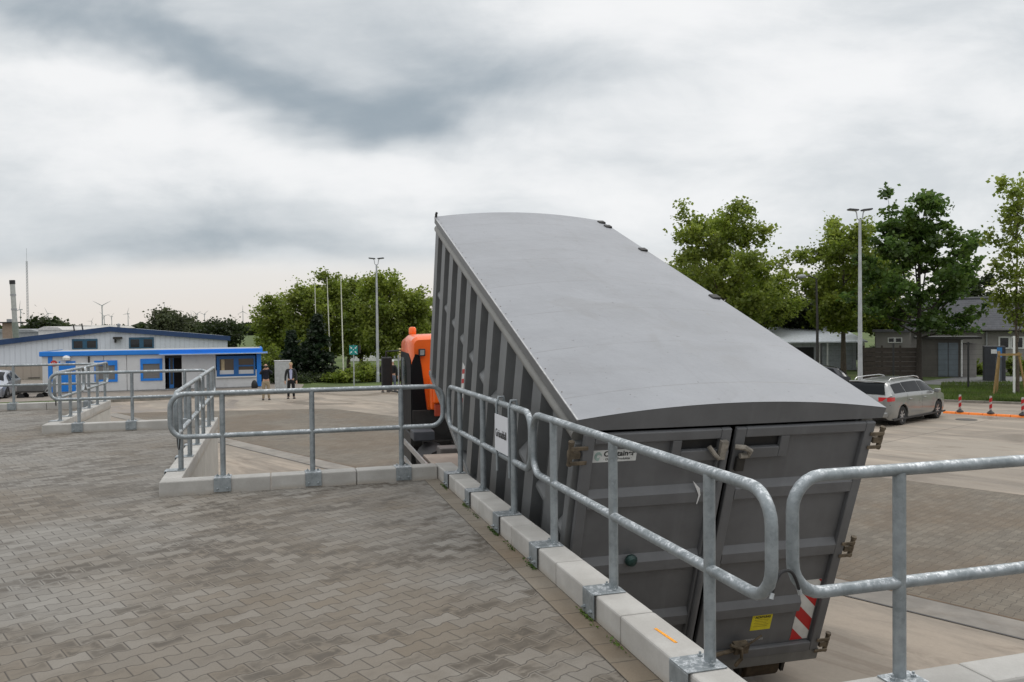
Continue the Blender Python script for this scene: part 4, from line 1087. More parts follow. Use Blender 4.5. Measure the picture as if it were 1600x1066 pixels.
# manhole cover
q = yard(1510, 656); o = MB().lathe([(.34, .004), (.34, .012), (0, .012)], 24).build('manhole_cover', M('manhole_iron', (.08, .075, .07), .6, .3), None); o.location = q; tag(o, 'round dark manhole cover beyond the orange strip', 'manhole cover')

# ------------------------------------------------------------------ the orange hook-lift truck under the container
TZ = gz(14)
g_ = Vector((-math.sin(CYAW), math.cos(CYAW), 0)); c_ = Vector((math.cos(CYAW), math.sin(CYAW), 0))
to = P0 + c_*(CW/2+.02); to.z = TZ
T = thing('hook_lift_truck', 'orange truck carrying the tipped grey container, seen from behind', 'truck', to, CYAW)
FR = M('chassis_black', (.022, .021, .02), .6, .1, .3, 6, dirt=(.07, .055, .04), da=.5)
for s_ in (-1, 1):
    MB().box(s_*.43-.05, s_*.43+.05, 3.0, 12.2, .84, 1.10).build('chassis_rail', FR, T)
    MB().box(s_*.36-.06, s_*.36+.06, 2.7, 9.0, 1.102, 1.24).build('subframe_rail', FR, T)
    MB().lathe([(.14, -.10), (.14, .10)], 14, (s_*.48, 2.8, 1.26), 'x').build('rear_roller', FR, T)
for y in (3.2, 5.0, 7.0, 8.9): MB().box(-.379, .379, y-.06, y+.06, .86, 1.06).build('cross_member', FR, T)
def wheel(x, y, r=.5, w=.30, dual=False):
    s_ = 1 if x > 0 else -1
    tv = MB()
    for k in range(2 if dual else 1):
        cx_ = x - s_*k*(w+.03)
        tv.lathe([(r*.55, -w/2), (r*.88, -w/2), (r, -w/2+.05), (r, w/2-.05), (r*.88, w/2), (r*.55, w/2)], 28, (cx_, y, r), 'x', caps=False)
    W_ = tv.build('wheel', RUBBER, T, smooth=True)
    MB().lathe([(r*.54, -.10), (r*.50, .0), (r*.3, s_*.04), (.12, s_*.05), (.1, s_*.12), (0, s_*.12)], 20, (x, y, r), 'x').build('rim', GREY, W_, smooth=True)
for y, d in ((5.1, True), (6.4, True), (10.3, False)):
    for s_ in (-1, 1): wheel(s_*1.05, y, .5, .28, d)
MUD = M('mudguard_grey', (.26, .215, .18), .7, 0, .2, 3)
for s_ in (-1, 1):
    mg = MB(); mg.prism([(4.40, 1.0), (4.55, 1.18), (6.95, 1.18), (7.1, 1.0), (7.1, .96), (6.95, 1.14), (4.55, 1.14), (4.40, .96)], s_*.72, s_*1.29, lambda u, v, d: (d, u, v)); mg.build('mudguard', MUD, T)
    for z in (.78, 1.10): MB().box(*sorted((s_*1.35, s_*1.38)), 4.6, 8.9, z, z+.09).build('side_guard_rail', M('guard_alu', (.42, .42, .42), .4, .6, .1, 10), T)
    MB().box(*sorted((s_*.62, s_*1.15)), 7.3, 7.7, .55, 1.02).build('tool_box', FR, T, bevel=.03)
    MB().lathe([(.30, -.55), (.30, .55)], 18, (s_*.86, 8.3, .82), 'y').build('tank', M('tank_grey', (.03, .03, .032), .6, .3), T, smooth=True)
# clutter between frame and cab: hoses, valve block, hydraulic cylinders
for s_ in (-1, 1):
    MB().tube([(s_*.22, 4.2, 1.25), (s_*.22, 6.8, 1.55)], .07, 12).build('hydraulic_cylinder', FR, T, smooth=True)
    MB().tube([(s_*.22, 6.8, 1.55), (s_*.22, 7.9, 1.70)], .035, 10).build('piston_rod', STEEL, T, smooth=True)
MB().box(-.30, .30, 7.0, 7.2, 1.25, 1.6).build('arm_pivot', FR, T, bevel=.02)
MB().tube([(0, 7.1, 1.4), (0, 7.5, 2.2), (0, 7.3, 3.2), (0, 6.85, 3.95), (0, 6.35, 4.1)], [.14, .13, .12, .10, .06], 10).build('hook_arm', ORANGE, T, smooth=True)
for i in range(6):
    x = -.5+.2*i
    MB().tube([(x, 7.7, 1.15), (x+.05, 8.0, 1.5+.05*(i % 3)), (x-.04, 8.5, 1.4), (x, 8.95, 1.3)], .018, 6).build('hose', BLACK, T, smooth=True)
MB().box(-1.25, -.86, 8.4, 8.9, 1.20, 1.38).build('battery_box', M('box_blue_grey', (.055, .06, .07), .6), T, bevel=.02)
MB().box(-.95, -.45, 7.25, 7.65, 1.03, 1.22).build('hose_tray', M('tray_grey', (.12, .11, .105), .7), T, bevel=.02)
# cab
CY0, CY1 = 9.15, 11.1; CZ0, CZ1 = 1.12, 3.12
def cab_sec(y, z0, z1, hw, r):
    pts = [(-hw, y, z0)]
    for i in range(7):
        a = PI - PI/2*i/6; pts.append((-hw+r+r*math.cos(a), y, z1-r+r*math.sin(a)))
    pts.append((0, y, z1+.03))
    for i in range(7):
        a = PI/2 - PI/2*i/6; pts.append((hw-r+r*math.cos(a), y, z1-r+r*math.sin(a)))
    pts.append((hw, y, z0)); return pts
cbm = MB(); secs = [cab_sec(CY0, CZ0, CZ1-.07, 1.12, .10), cab_sec(CY0+.07, CZ0-.02, CZ1-.01, 1.17, .13), cab_sec(CY0+.9, CZ0-.05, CZ1+.03, 1.18, .13), cab_sec(CY1-.4, CZ0-.1, CZ1-.04, 1.18, .14), cab_sec(CY1, CZ0-.1, CZ1-.25, 1.12, .2)]
cbm.grid(secs); n0 = len(secs[0])
cbm.add(secs[0], [tuple(range(n0))]); cbm.add(secs[-1], [tuple(range(n0-1, -1, -1))])
CAB = cbm.build('cab', ORANGE, T, smooth=True)
# dark door and window recess on either side, lamps, stripes
BG = M('black_gloss', (.006, .006, .007), .6, 0, .1, 3, spec=.15)
for s_ in (-1, 1):
    fnx = lambda u, v, d: (s_*d, u, v)
    MB().prism([(CY0+.0, 1.25), (CY0+.0, 2.45), (CY0+.1, 2.66), (CY0+.4, 2.78), (CY1-.42, 2.80), (CY1-.30, 2.6), (CY1-.30, 1.25)], 1.16, 1.192, fnx).build('side_panel', BG, CAB)
    MB().prism([(CY0+.62, 2.05), (CY0+.66, 2.52), (CY0+.9, 2.68), (CY1-.5, 2.68), (CY1-.42, 2.5), (CY1-.42, 2.05)], 1.193, 1.197, fnx).build('side_window', glass('green_glass', (.01, .03, .025), .08), CAB)
    MB().prism([(s_*1.17, 1.45), (s_*1.17, 2.62), (s_*1.10, 2.78), (s_*1.02, 2.76), (s_*.98, 2.5), (s_*.86, 1.45)], CY0-.024, CY0-.002).build('rear_recess', BG, CAB)
    MB().box(*sorted((s_*.92, s_*1.04)), CY0-.10, CY0+.02, 2.74, 2.88).build('work_lamp', BLACK, CAB, bevel=.01)
    MB().box(*sorted((s_*.94, s_*1.02)), CY0-.106, CY0-.101, 2.76, 2.86).build('lamp_glass', M('lamp_glass_white', (.3, .32, .32), .2), CAB)
    for k in range(4): MB().box(*sorted((s_*1.172, s_*1.20)), CY1-.36, CY1-.06, 2.66+k*.055, 2.685+k*.055).build('corner_stripe', M('stripe_yellow', (.65, .55, .25), .5), CAB)
    MB().tube([(s_*1.23, CY1-.30, 1.3), (s_*1.23, CY1-.30, 2.7)], .018, 8).build('grab_rail', STEEL, CAB)
    MB().box(*sorted((s_*1.0, s_*1.21)), CY0-.02, CY1-.35, .50, 1.24).build('step_panel', M('step_black', (.012, .012, .012), .6), CAB, bevel=.02)
    MB().box(*sorted((s_*1.06, s_*1.19)), CY1-.29, CY1-.05, 1.30, 1.50).build('fender_hole', BLACK, CAB, bevel=.02)
    MB().tube([(s_*1.17, CY1-.15, 2.8), (s_*1.45, CY1+.1, 2.78), (s_*1.47, CY1+.1, 1.95), (s_*1.18, CY1-.1, 1.9)], .02, 8).build('mirror_arm', BLACK, CAB)
    MB().box(*sorted((s_*1.33, s_*1.56)), CY1+.04, CY1+.14, 2.02, 2.66).build('mirror', BLACK, CAB, bevel=.03)
MB().box(-.55, .55, CY0-.024, CY0-.002, 2.25, 2.70).build('rear_window', glass('green_glass', (.01, .03, .025), .08), CAB)
MB().box(-1.175, 1.175, CY0-.05, CY0-.025, 1.0, 1.70).build('lower_panel', FR, CAB, bevel=.02)
# protruding orange column behind the cab (loader housing) with step
MB().box(-.86, -.55, CY0-.32, CY0-.051, 1.72, 2.34).build('housing_column', ORANGE, CAB, bevel=.03)
MB().box(-.82, -.62, CY0-.42, CY0-.321, 1.85, 2.28).build('lock_housing', ORANGE, CAB, bevel=.03)
MB().box(-.80, -.66, CY0-.38, CY0-.321, 1.60, 1.84).build('red_lock', M('red_brown', (.35, .05, .02), .5), CAB, bevel=.02)
MB().box(.3, .8, CY0-.3, CY0-.025, 1.2, 2.2).build('air_filter', BLACK, CAB, bevel=.04)
# beacons
for s_ in (-1, 1):
    B_ = MB().lathe([(.09, 0), (.09, .04), (.06, .05)], 14, (s_*.97, CY0+1.35, CZ1-.02)).build('beacon_base', BLACK, CAB, smooth=True)
    MB().lathe([(.07, .041), (.078, .07), (.075, .17), (.05, .20), (0, .205)], 16, (s_*.97, CY0+1.35, CZ1-.02)).build('beacon_lens', M('beacon_orange', (.95, .16, .02), .2), B_, smooth=True)
MB().box(-1.1, 1.1, CY1+.0, CY1+.15, .45, 1.0).build('front_bumper', GREY, T, bevel=.04)
MB().box(-1.0, 1.0, CY0-.25, CY0-.02, 1.0, 1.11).build('cab_floor', FR, T)

# ------------------------------------------------------------------ cars
def car(name, label, loc, rz, col, L=4.75, Hc=1.50, kind='estate', rough=.3, metal=.6):
    """x forward, y to the left, z up; origin on the ground under the middle"""
    t = thing(name, label, 'car', loc, rz)
    PM = M(name+'_paint', col, rough, metal, .03, 3, coat=.8)
    h = L/2
    # stations: x, half width at the sill, belt z, roof z, roof half width, bottom z
    if kind == 'estate':
        st = [(-h, .66, .86, .87, .60, .42), (-h+.03, .78, .96, .98, .70, .30), (-h+.10, .86, 1.02, 1.12, .67, .24), (-h+.24, .89, 1.035, 1.35, .61, .22), (-h+.38, .90, 1.04, 1.45, .575, .2), (-h+.9, .905, 1.04, 1.49, .58, .2),
              (-h+1.6, .91, 1.03, 1.51, .60, .2), (-.1, .91, 1.01, 1.515, .61, .2), (.45, .91, 1.0, 1.485, .60, .2), (.85, .905, .985, 1.38, .60, .2), (1.25, .90, .97, 1.16, .64, .2), (1.45, .90, .96, 1.01, .74, .2),
              (1.75, .885, .91, .94, .74, .2), (2.0, .86, .85, .88, .70, .2), (h-.12, .78, .72, .76, .62, .22), (h-.03, .70, .60, .63, .55, .28), (h, .60, .55, .56, .5, .36)]
    else:
        st = [(-h, .62, .80, .81, .55, .42), (-h+.05, .76, .88, .92, .62, .30), (-h+.3, .84, .93, 1.15, .58, .22), (-h+.6, .86, .94, 1.36, .55, .2), (-h+1.1, .87, .94, 1.44, .57, .2), (-.3, .87, .93, 1.46, .58, .2), (.2, .87, .92, 1.42, .57, .2),
              (.7, .865, .91, 1.22, .58, .2), (1.05, .86, .90, .99, .68, .2), (1.4, .85, .84, .90, .68, .2), (h-.2, .78, .70, .76, .62, .2), (h-.04, .68, .56, .60, .52, .26), (h, .58, .5, .52, .5, .34)]
    xs = [q[0] for q in st]
    def S_(x, v):
        vals = [np.interp(x, xs, [q[k] for q in st]) for k in range(1, 6)]; w, zb, zr, wr, z0 = vals
        # v: 0 bottom .. 1 sill .. 2 belt .. 3 roof edge .. 4 middle of the roof
        P = [(w*.93, z0), (w*.99, z0+.18), (w, (z0+zb)*.55), (w*.985, zb), (wr+.03, zr-.05), (wr*.72, zr+.0), (0, zr+.025)]
        V_ = [0, .5, 1, 2, 3, 3.4, 4]
        return float(np.interp(v, V_, [p[0] for p in P])), float(np.interp(v, V_, [p[1] for p in P]))
    ax = (-h+.98, h-.92) if kind == 'estate' else (-h+.85, h-.85)   # axles
    R_ = .325; ra = .385
    X = sorted(set([round(q, 3) for q in xs] + [round(a+ra*math.cos(k*PI/10), 3) for a in ax for k in range(11)] + list(np.round(np.linspace(-h, h, 25), 3))))
    Vv = [0, .25, .5, .75, 1, 1.33, 1.66, 2, 2.3, 2.6, 2.8, 3, 3.15, 3.4, 3.7, 4]
    def arch(x):
        z = -1
        for a in ax:
            if abs(x-a) < ra: z = max(z, R_+math.sqrt(ra*ra-(x-a)**2))
        return z
    bd = MB(); rows = []
    for x in X:
        za = arch(x); r = []
        for v in Vv:
            y, z = S_(x, v)
            if z < za: z = za; 
            r.append((x, y, z))
        full = [(p[0], -p[1], p[2]) for p in r] + [p for p in reversed(r[:-1])]
        rows.append(full)
    bd.grid(rows); n_ = len(rows[0]); bd.add(rows[0], [tuple(range(n_))]); bd.add(rows[-1], [tuple(range(n_-1, -1, -1))])
    body = bd.build('body', PM, t, smooth=True)
    MB().box(-h+.4, h-.4, -.72, .72, .18, .32).build('underbody', BLACK, t)
    GL = glass('car_glass', (.012, .014, .016), .12); GL.node_tree.nodes['Principled BSDF'].inputs['Specular IOR Level'].default_value = .08
    def patch(nm, x0, x1, v0, v1, s_, m, off=.006, nx=8, nv=5, sh=None, par=None):
        mb = MB(); rows = []
        for i in range(nx+1):
            row = []
            for j in range(nv+1):
                v = v0+(v1-v0)*j/nv; a0, a1 = (sh(v) if sh else (x0, x1)); x = a0+(a1-a0)*i/nx
                y, z = S_(x, v); row.append((x, s_*(y+off), z+off*.4))
            rows.append(row)
        return mb.grid(rows).build(nm, m, par or t, smooth=True, fix=False)
    rear = -h
    for s_ in (-1, 1):
        if kind == 'estate':
            def shr(v): f = (v-2.12)/.75; return (-h+.50+.10*f, -h+1.30)
            patch('side_window', 0, 0, 2.12, 2.86, s_, GL, sh=lambda v: (-h+.42+.16*(v-2.12), -h+1.22))
            patch('side_window', 0, 0, 2.12, 2.88, s_, GL, sh=lambda v: (-h+1.27, .02))
            patch('side_window', 0, 0, 2.12, 2.88, s_, GL, sh=lambda v: (.07, 1.22-.62*(v-2.12)))
            RR = MB().tube([(-h+.62, s_*.57, 1.47), (-h+.75, s_*.575, 1.545), (-.9, s_*.595, 1.565), (.1, s_*.60, 1.565), (.42, s_*.59, 1.52), (.52, s_*.58, 1.47)], .016, 8).build('roof_rail', M('rail_silver', (.6, .6, .6), .25, .8), t, smooth=True)
            seams_ = (-h+1.30, .045, 1.30); hnd = (-h+1.42, .17)
        else:
            patch('side_window', 0, 0, 2.12, 2.85, s_, GL, sh=lambda v: (-h+.72+.2*(v-2.12), -.15)); patch('side_window', 0, 0, 2.12, 2.85, s_, GL, sh=lambda v: (-.10, .95-.6*(v-2.12)))
            seams_ = (-.12, .95); hnd = (0.05,)
        for sx_2 in seams_:
            mb = MB(); rows = []
            for v in (.35, .75, 1.2, 1.6, 2.0):
                y, z = S_(sx_2, v); rows.append([(sx_2-.006, s_*(y+.003), z), (sx_2+.006, s_*(y+.003), z)])
            mb.grid(rows).build('door_seam', BLACK, body, fix=False)
        for hx_ in hnd:
            y, z = S_(hx_, 1.8); MB().box(hx_, hx_+.20, *sorted((s_*(y-.01), s_*(y+.035))), .83, .865).build('door_handle', PM, body, bevel=.008)
        mx = 1.02 if kind == 'estate' else .75
        MB().box(mx-.08, mx+.12, *sorted((s_*.93, s_*1.10)), .96, 1.10).build('mirror', PM, t, bevel=.03)
        MB().box(-h+.3, h-.3, *sorted((s_*.86, s_*.885)), .20, .26).build('sill_trim', BLACK, t)
        for a in ax:
            W_ = MB().lathe([(.20, -.105), (.29, -.105), (R_, -.06), (R_, .06), (.29, .105), (.20, .105)], 32, (a, s_*.775, R_), 'y', caps=False).build('wheel', RUBBER, t, smooth=True)
            rim = MB().lathe([(.215, -.09), (.215, s_*.08), (.20, s_*.095), (.185, s_*.06), (.185, s_*.03), (0, s_*.02)] if s_ > 0 else [(.215, .09), (.215, -.08), (.20, -.095), (.185, -.06), (.185, -.03), (0, -.02)], 28, (a, s_*.775, R_), 'y', caps=False).build('rim', M('rim_dark', (.10, .10, .105), .4, .7), W_, smooth=True)
            sp = MB()
            for k in range(7):
                an = k*2*PI/7+.2
                for dA in (-.12, .12):
                    sp.bar((a+.03*math.cos(an), s_*.84, R_+.03*math.sin(an)), (a+.205*math.cos(an+dA), s_*.855, R_+.205*math.sin(an+dA)), .026, .02, up=(0, 1, 0))
            sp.lathe([(.05, -.01), (.05, .012), (0, .014)], 14, (a, s_*.843, R_), 'y')
            sp.lathe([(.20, -.012), (.225, -.012), (.225, .012), (.20, .012), (.20, -.012)], 28, (a, s_*.853, R_), 'y', caps=False)
            sp.build('spokes', M('alloy', (.52, .52, .53), .3, .8), W_)
            MB().lathe([(0, 0), (ra-.01, 0), (ra-.01, s_*.32)], 24, (a, s_*.50, R_), 'y', caps=False).build('wheel_arch', BLACK, body)
    # rear window, windscreen across the car (top surface rows)
    def across(nm, x0, x1, half, m, zo=.01):
        mb = MB(); rows = []
        for i in range(9):
            x = x0+(x1-x0)*i/8; row = []
            for j in range(13):
                k = -1+2*j/12; w = np.interp(x, xs, [q[4] for q in st]); zr = np.interp(x, xs, [q[3] for q in st])
                yy_ = k*w*half; zz_ = zr+.025*(1-abs(k))+zo - (abs(k) > .8)*.008
                row.append((x-.004*np.sign(x1-x0), yy_, zz_))
            rows.append(row)
        return mb.grid(rows).build(nm, m, t, smooth=True, fix=False)
    if kind == 'estate':
        mb = MB(); rows = []
        for i in range(7):
            z = 1.06+(1.42-1.06)*i/6; x = float(np.interp(z, [.98, 1.12, 1.35, 1.45], [-h+.03, -h+.10, -h+.24, -h+.38])); w = float(np.interp(z, [1.06, 1.42], [.70, .59]))
            rows.append([(x-.02-.015*(1-(k/6)**2), w*k/6, z+.01) for k in range(-6, 7)])
        mb.grid(rows).build('rear_window', GL, t, smooth=True, fix=False)
        across('windscreen', .62, 1.42, .98, GL)
        for s_ in (-1, 1):
            LT = MB(); rows = []
            for i in range(7):
                f = i/6; x = -h-.005+f*.36; y, z = S_(max(x, -h+.02), 1.72)
                yy_ = (.52 if i == 0 else y+.012); rows.append([(x-.012, s_*yy_, .84+.01*f), (x-.012, s_*(yy_), .975)])
            LT.grid(rows).build('tail_light', M('tail_red', (.55, .012, .02), .15, 0, .1, 30, coat=1), t, smooth=True, fix=False)
            MB().box(h-.28, h-.10, *sorted((s_*.50, s_*.72)), .56, .68).build('headlight', M('headlight_glass', (.5, .52, .55), .1), t, bevel=.03)
        MB().box(-h-.015, -h+.05, -.26, .26, .68, .79).build('number_plate', WHITEP, t)
        MB().box(-h-.03, -h+.2, -.80, .80, .30, .50).build('rear_bumper', PM, t, bevel=.05)
        MB().tube([(-h+.31, -.60, 1.44), (-h+.27, 0, 1.475), (-h+.31, .60, 1.44)], .025, 8).build('roof_spoiler', PM, t)
    else:
        across('windscreen', .28, 1.02, .97, GL); across('rear_window', -h+.55, -h+.12, .95, GL)
        gr_ = MB().box(h-.10, h+.01, -.50, .50, .40, .58).build('grille', BLACK, t, bevel=.02)
        for s_ in (-1, 1): MB().box(h-.30, h-.05, *sorted((s_*.45, s_*.70)), .56, .70).build('headlight', M('headlight_glass', (.5, .52, .55), .1), t, bevel=.04)
        em = MB().lathe([(.065, -.012), (.065, .012), (.05, .012), (.05, -.012)], 20, (h+.015, 0, .50), 'x')
        em.bar((h+.025, -.04, .54), (h+.025, 0, .46), .012, .01).bar((h+.025, .04, .54), (h+.025, 0, .46), .012, .01); em.build('emblem', M('emblem_chrome', (.7, .7, .7), .2, .9), gr_)
        MB().box(h-.02, h+.03, -.26, .26, .26, .36).build('number_plate', WHITEP, t)
    return t
rw, fw = yard(1411, 664), yard(1464, 654)      # right-hand wheels of the silver car
hd = (fw-rw); hd.z = 0; hd.normalize(); crz_ = math.atan2(hd.y, hd.x)
left = Vector((-hd.y, hd.x, 0)); mid = rw + hd*(4.77/2-.98-.05) + left*.86
car('silver_estate_car', 'silver estate car with roof rails driving away to the right behind the container', (mid.x, mid.y, gz(mid.y)), crz_, (.27, .275, .27), 4.77)
p_ = aty(1330, 585, 36); car('dark_car', 'nearly black parked car between the container lid and the lamp pole', (p_.x-1.2, 39, gz(39)+.02), .1+PI, (.012, .013, .018), 4.4, kind='hatch')
p_ = onz(-34, 628, GZ*0+.0)
car('white_grey_car', 'pale grey car facing the camera at the left edge', (p_.x-.2, p_.y+1.6, 0.0), -PI/2+.35, (.30, .32, .36), 4.2, kind='hatch')
# low dark machinery beside that car
p_ = onz(42, 626, 0); t = thing('handcart', 'low dark flatbed handcart between the left car and the cabin', 'cart', (p_.x, p_.y+.5, 0), .2)
MB().box(-.65, .65, -.35, .35, .38, .46).build('bed', DARKM, t); MB().box(-.6, .6, -.32, .32, .461, .72).build('crate', M('crate_grey', (.10, .10, .10), .7), t)
for sx in (-.45, .45):
    for sy in (-.3, .3): MB().lathe([(.17, -.04), (.17, .04)], 14, (sx, sy, .17), 'y').build('wheel', RUBBER, t)
MB().tube([(.65, -.25, .4), (1.0, -.25, .9), (1.0, .25, .9), (.65, .25, .4)], .02, 8).build('handle', STEEL, t)

# ------------------------------------------------------------------ people
def skin_mesh(name, verts, edges, radii, mat, parent=None, sub=2):
    me = bpy.data.meshes.new('tmp'); me.from_pydata([tuple(v) for v in verts], edges, [])
    o = bpy.data.objects.new('tmp', me); COL.objects.link(o)
    sk = o.modifiers.new('s', 'SKIN'); sk.use_smooth_shade = True
    if not me.skin_vertices: me.skin_vertices.new() if hasattr(me.skin_vertices, 'new') else None
    for i, r in enumerate(radii):
        r = r if isinstance(r, tuple) else (r, r); me.skin_vertices[0].data[i].radius = r
    me.skin_vertices[0].data[0].use_root = True
    sb = o.modifiers.new('b', 'SUBSURF'); sb.levels = sub; sb.render_levels = sub
    bpy.context.view_layer.update(); dg = bpy.context.evaluated_depsgraph_get()
    m2 = bpy.data.meshes.new_from_object(o.evaluated_get(dg)); m2.name = name
    bpy.data.objects.remove(o); bpy.data.meshes.remove(me)
    m2.materials.clear(); m2.materials.append(mat)
    ob = bpy.data.objects.new(name, m2); COL.objects.link(ob)
    if parent: ob.parent = parent
    return ob
SKIN = M('skin', (.50, .30, .21), .6, 0, .05, 10)
def person(label, loc, rz, H, top, trousers, hair, arms, shirt=None, open_jacket=False, holds=None, vest=None, bald=False):
    """x right, facing -y; arms: list of two (elbow, wrist) in body coordinates scaled by H"""
    t = thing('person', label, 'person', loc, rz)
    k = H/1.8
    V3 = lambda *a: Vector(a)*k
    nodes = [V3(0, 0, .96)]; R = [(.13*k, .10*k)]; E = []
    def add(p, r, j): nodes.append(V3(*p)); R.append(r*k if not isinstance(r, tuple) else (r[0]*k, r[1]*k)); E.append((j, len(nodes)-1)); return len(nodes)-1
    a = add((0, 0, 1.12), (.13, .095), 0); b = add((0, 0, 1.30), (.155, .11), a); c = add((0, .01, 1.45), (.10, .075), b)
    n = add((0, .0, 1.53), .05, c); h1 = add((0, -.01, 1.61), (.068, .078), n); h2 = add((0, -.015, 1.70), (.075, .092), h1); h3 = add((0, -.005, 1.77), (.05, .06), h2)
    legs = []
    for s_ in (-1, 1):
        hp_ = add((s_*.095, 0, .90), .085, 0); kn = add((s_*.12, -.01, .50), .058, hp_); an = add((s_*.13, .02, .10), .038, kn); ft = add((s_*.14, -.06, .045), (.04, .035), an); te_ = add((s_*.15, -.16, .035), (.04, .025), ft); legs.append((hp_, kn, an))
    arm = []
    for s_, (el, wr) in zip((-1, 1), arms):
        sh_ = add((s_*.19, .0, 1.42), .058, c); e_ = add(el, .042, sh_); w_ = add(wr, .030, e_)
        d = (Vector(wr)-Vector(el)).normalized(); pal = Vector(wr)+d*.07; pi = add(tuple(pal), (.036, .022), w_)
        side = d.cross(Vector((0, 1, 0))); side = side.normalized() if side.length > .1 else Vector((1, 0, 0))
        curl = Vector((0, -.35, 0)) + Vector((-s_*.3, 0, 0))
        for q, ln in ((-1.5, .060), (-.5, .072), (.5, .068), (1.5, .055)):
            f1 = pal+side*q*.016+d*.03; f2 = f1+d*ln*.55; f3 = f2+(d+curl*.6).normalized()*ln*.45
            i1 = add(tuple(f1), .0095, pi); i2 = add(tuple(f2), .0085, i1); add(tuple(f3), .0075, i2)
        th1 = Vector(wr)+d*.035+side*-.035; i1 = add(tuple(th1), .012, w_); add(tuple(th1+(d*.8-side*.6).normalized()*.045), .010, i1)
        arm.append((sh_, e_, w_))
    skin_mesh('body', nodes, E, R, SKIN, t, 1)
    # face: nose, eyes, mouth, ears (attached to the head)
    fc = MB()
    fc.add([V3(-.012, -.095, 1.675), V3(.012, -.095, 1.675), V3(0, -.122, 1.655), V3(0, -.095, 1.705)], [(0, 1, 2), (1, 3, 2), (3, 0, 2)])
    fc.build('nose', SKIN, t, smooth=True)
    for s_ in (-1, 1):
        MB().lathe([(0, -.008), (.010, 0), (0, .008)], 8, V3(s_*.032, -.098, 1.705), 'y').build('eye', BLACK, t)
        MB().lathe([(0, -.012), (.022, 0), (0, .012)], 8, V3(s_*.083, .0, 1.685), 'x').build('ear', SKIN, t, smooth=True)
    MB().box(-.022*k, .022*k, -.1*k, -.088*k, 1.630*k, 1.638*k).build('mouth', M('lips', (.3, .12, .10)), t)
    # hair cap
    if hair:
        hb = MB(); z0 = 1.70 if not bald else 1.74
        prof = [(.0, .108), (.04, .103), (.07, .082), (.086, .045), (.088, .0), (.080, -.03)]
        if bald: prof = prof[:4]
        vs = []
        hb.lathe([(r*k, (z)*k) for r, z in prof], 16, V3(0, .012, 1.705)); ho = hb.build('hair', hair, t, smooth=True)
        if not bald:
            for v_ in ho.data.vertices:
                if v_.co.y < -.045*k and v_.co.z < 1.77*k: v_.co.y = -.045*k
        ho.scale = (1.0, 1.08, 1.0)
    # trousers
    tn = [V3(0, 0, .98), V3(0, 0, .92)]; tr_ = [(.150*k, .115*k), (.14*k, .11*k)]; te2 = [(0, 1)]
    for s_ in (-1, 1):
        i0 = len(tn); tn += [V3(s_*.10, 0, .84), V3(s_*.12, -.01, .50), V3(s_*.13, .015, .12), V3(s_*.13, .015, .07)]; tr_ += [.098*k, .075*k, .062*k, .062*k]; te2 += [(1, i0), (i0, i0+1), (i0+1, i0+2), (i0+2, i0+3)]
    skin_mesh('trousers', tn, te2, tr_, trousers, t, 1)
    for s_ in (-1, 1):
        MB().add(*_shoe(s_, k)).build('shoe', M('shoe_black', (.02, .015, .012), .4), t, smooth=True)
    # jacket / pullover
    jn = [V3(0, 0, .90 if open_jacket else .96), V3(0, 0, 1.12), V3(0, 0, 1.30), V3(0, .01, 1.44), V3(0, .01, 1.49)]; jr = [(.175*k, .135*k), (.165*k, .125*k), (.185*k, .135*k), (.125*k, .095*k), (.065*k, .06*k)]; je = [(0, 1), (1, 2), (2, 3), (3, 4)]
    for s_, (el, wr) in zip((-1, 1), arms):
        i0 = len(jn); wv = Vector(wr)*k*1.0; jn += [V3(s_*.19, .0, 1.42), Vector(el)*k, wv]; jr += [.078*k, .060*k, .048*k]; je += [(3, i0), (i0, i0+1), (i0+1, i0+2)]
    J = skin_mesh('jacket' if open_jacket else 'pullover', jn, je, jr, top, t, 1)
    if shirt:
        MB().prism([(-.045*k, .97*k), (.045*k, .97*k), (.075*k, 1.40*k), (.03*k, 1.47*k), (-.03*k, 1.47*k), (-.075*k, 1.40*k)], -.148*k, -.10*k).build('shirt', shirt, t, bevel=.01)
    if vest:
        MB().box(-.10*k, .12*k, -.165*k, -.14*k, 1.0*k, 1.25*k).build('vest_panel', vest, t, bevel=.02)
    return t, k
def _shoe(s_, k):
    pr = [(-.055, .06), (-.06, -.10), (-.045, -.20), (.0, -.225), (.045, -.20), (.06, -.10), (.055, .06)]
    vs = [Vector((s_*.145+x, y, z))*k for z, f in ((0.0, 1), (.035, 1)) for x, y in pr] + [Vector((s_*.145+x*.6, y*.75+.0, .085 if y > -.12 else .06))*k for x, y in pr]
    n = 7; fs = [tuple(range(n-1, -1, -1)), tuple(range(2*n, 3*n))] + [(a*n+i, a*n+(i+1) % n, (a+1)*n+(i+1) % n, (a+1)*n+i) for a in (0, 1) for i in range(n)]
    return vs, fs
NAVYC = M('cloth_navy', (.012, .014, .025), .9, 0, .2, 20); BEIGE = M('cloth_beige', (.30, .24, .16), .9, 0, .1, 15); DARKC = M('cloth_charcoal', (.022, .024, .025), .9, 0, .2, 20)
JEANS = M('cloth_jeans', (.10, .12, .16), .9, 0, .2, 20); BLKC = M('cloth_black', (.010, .010, .012), .9, 0, .2, 20)
BLOND = M('hair_blond', (.45, .33, .18), .7); BRH = M('hair_dark', (.05, .035, .025), .7); WHH = M('hair_white', (.65, .65, .63), .7); SHIRT = M('shirt_lilac', (.42, .44, .62), .8)
def face_cam(p): return math.atan2(p.y, p.x)-PI/2
dn_arms = [((-.26, .02, 1.14), (-.27, -.04, .88)), ((.26, .02, 1.14), (.27, -.04, .88))]
p_ = yard(416, 625)
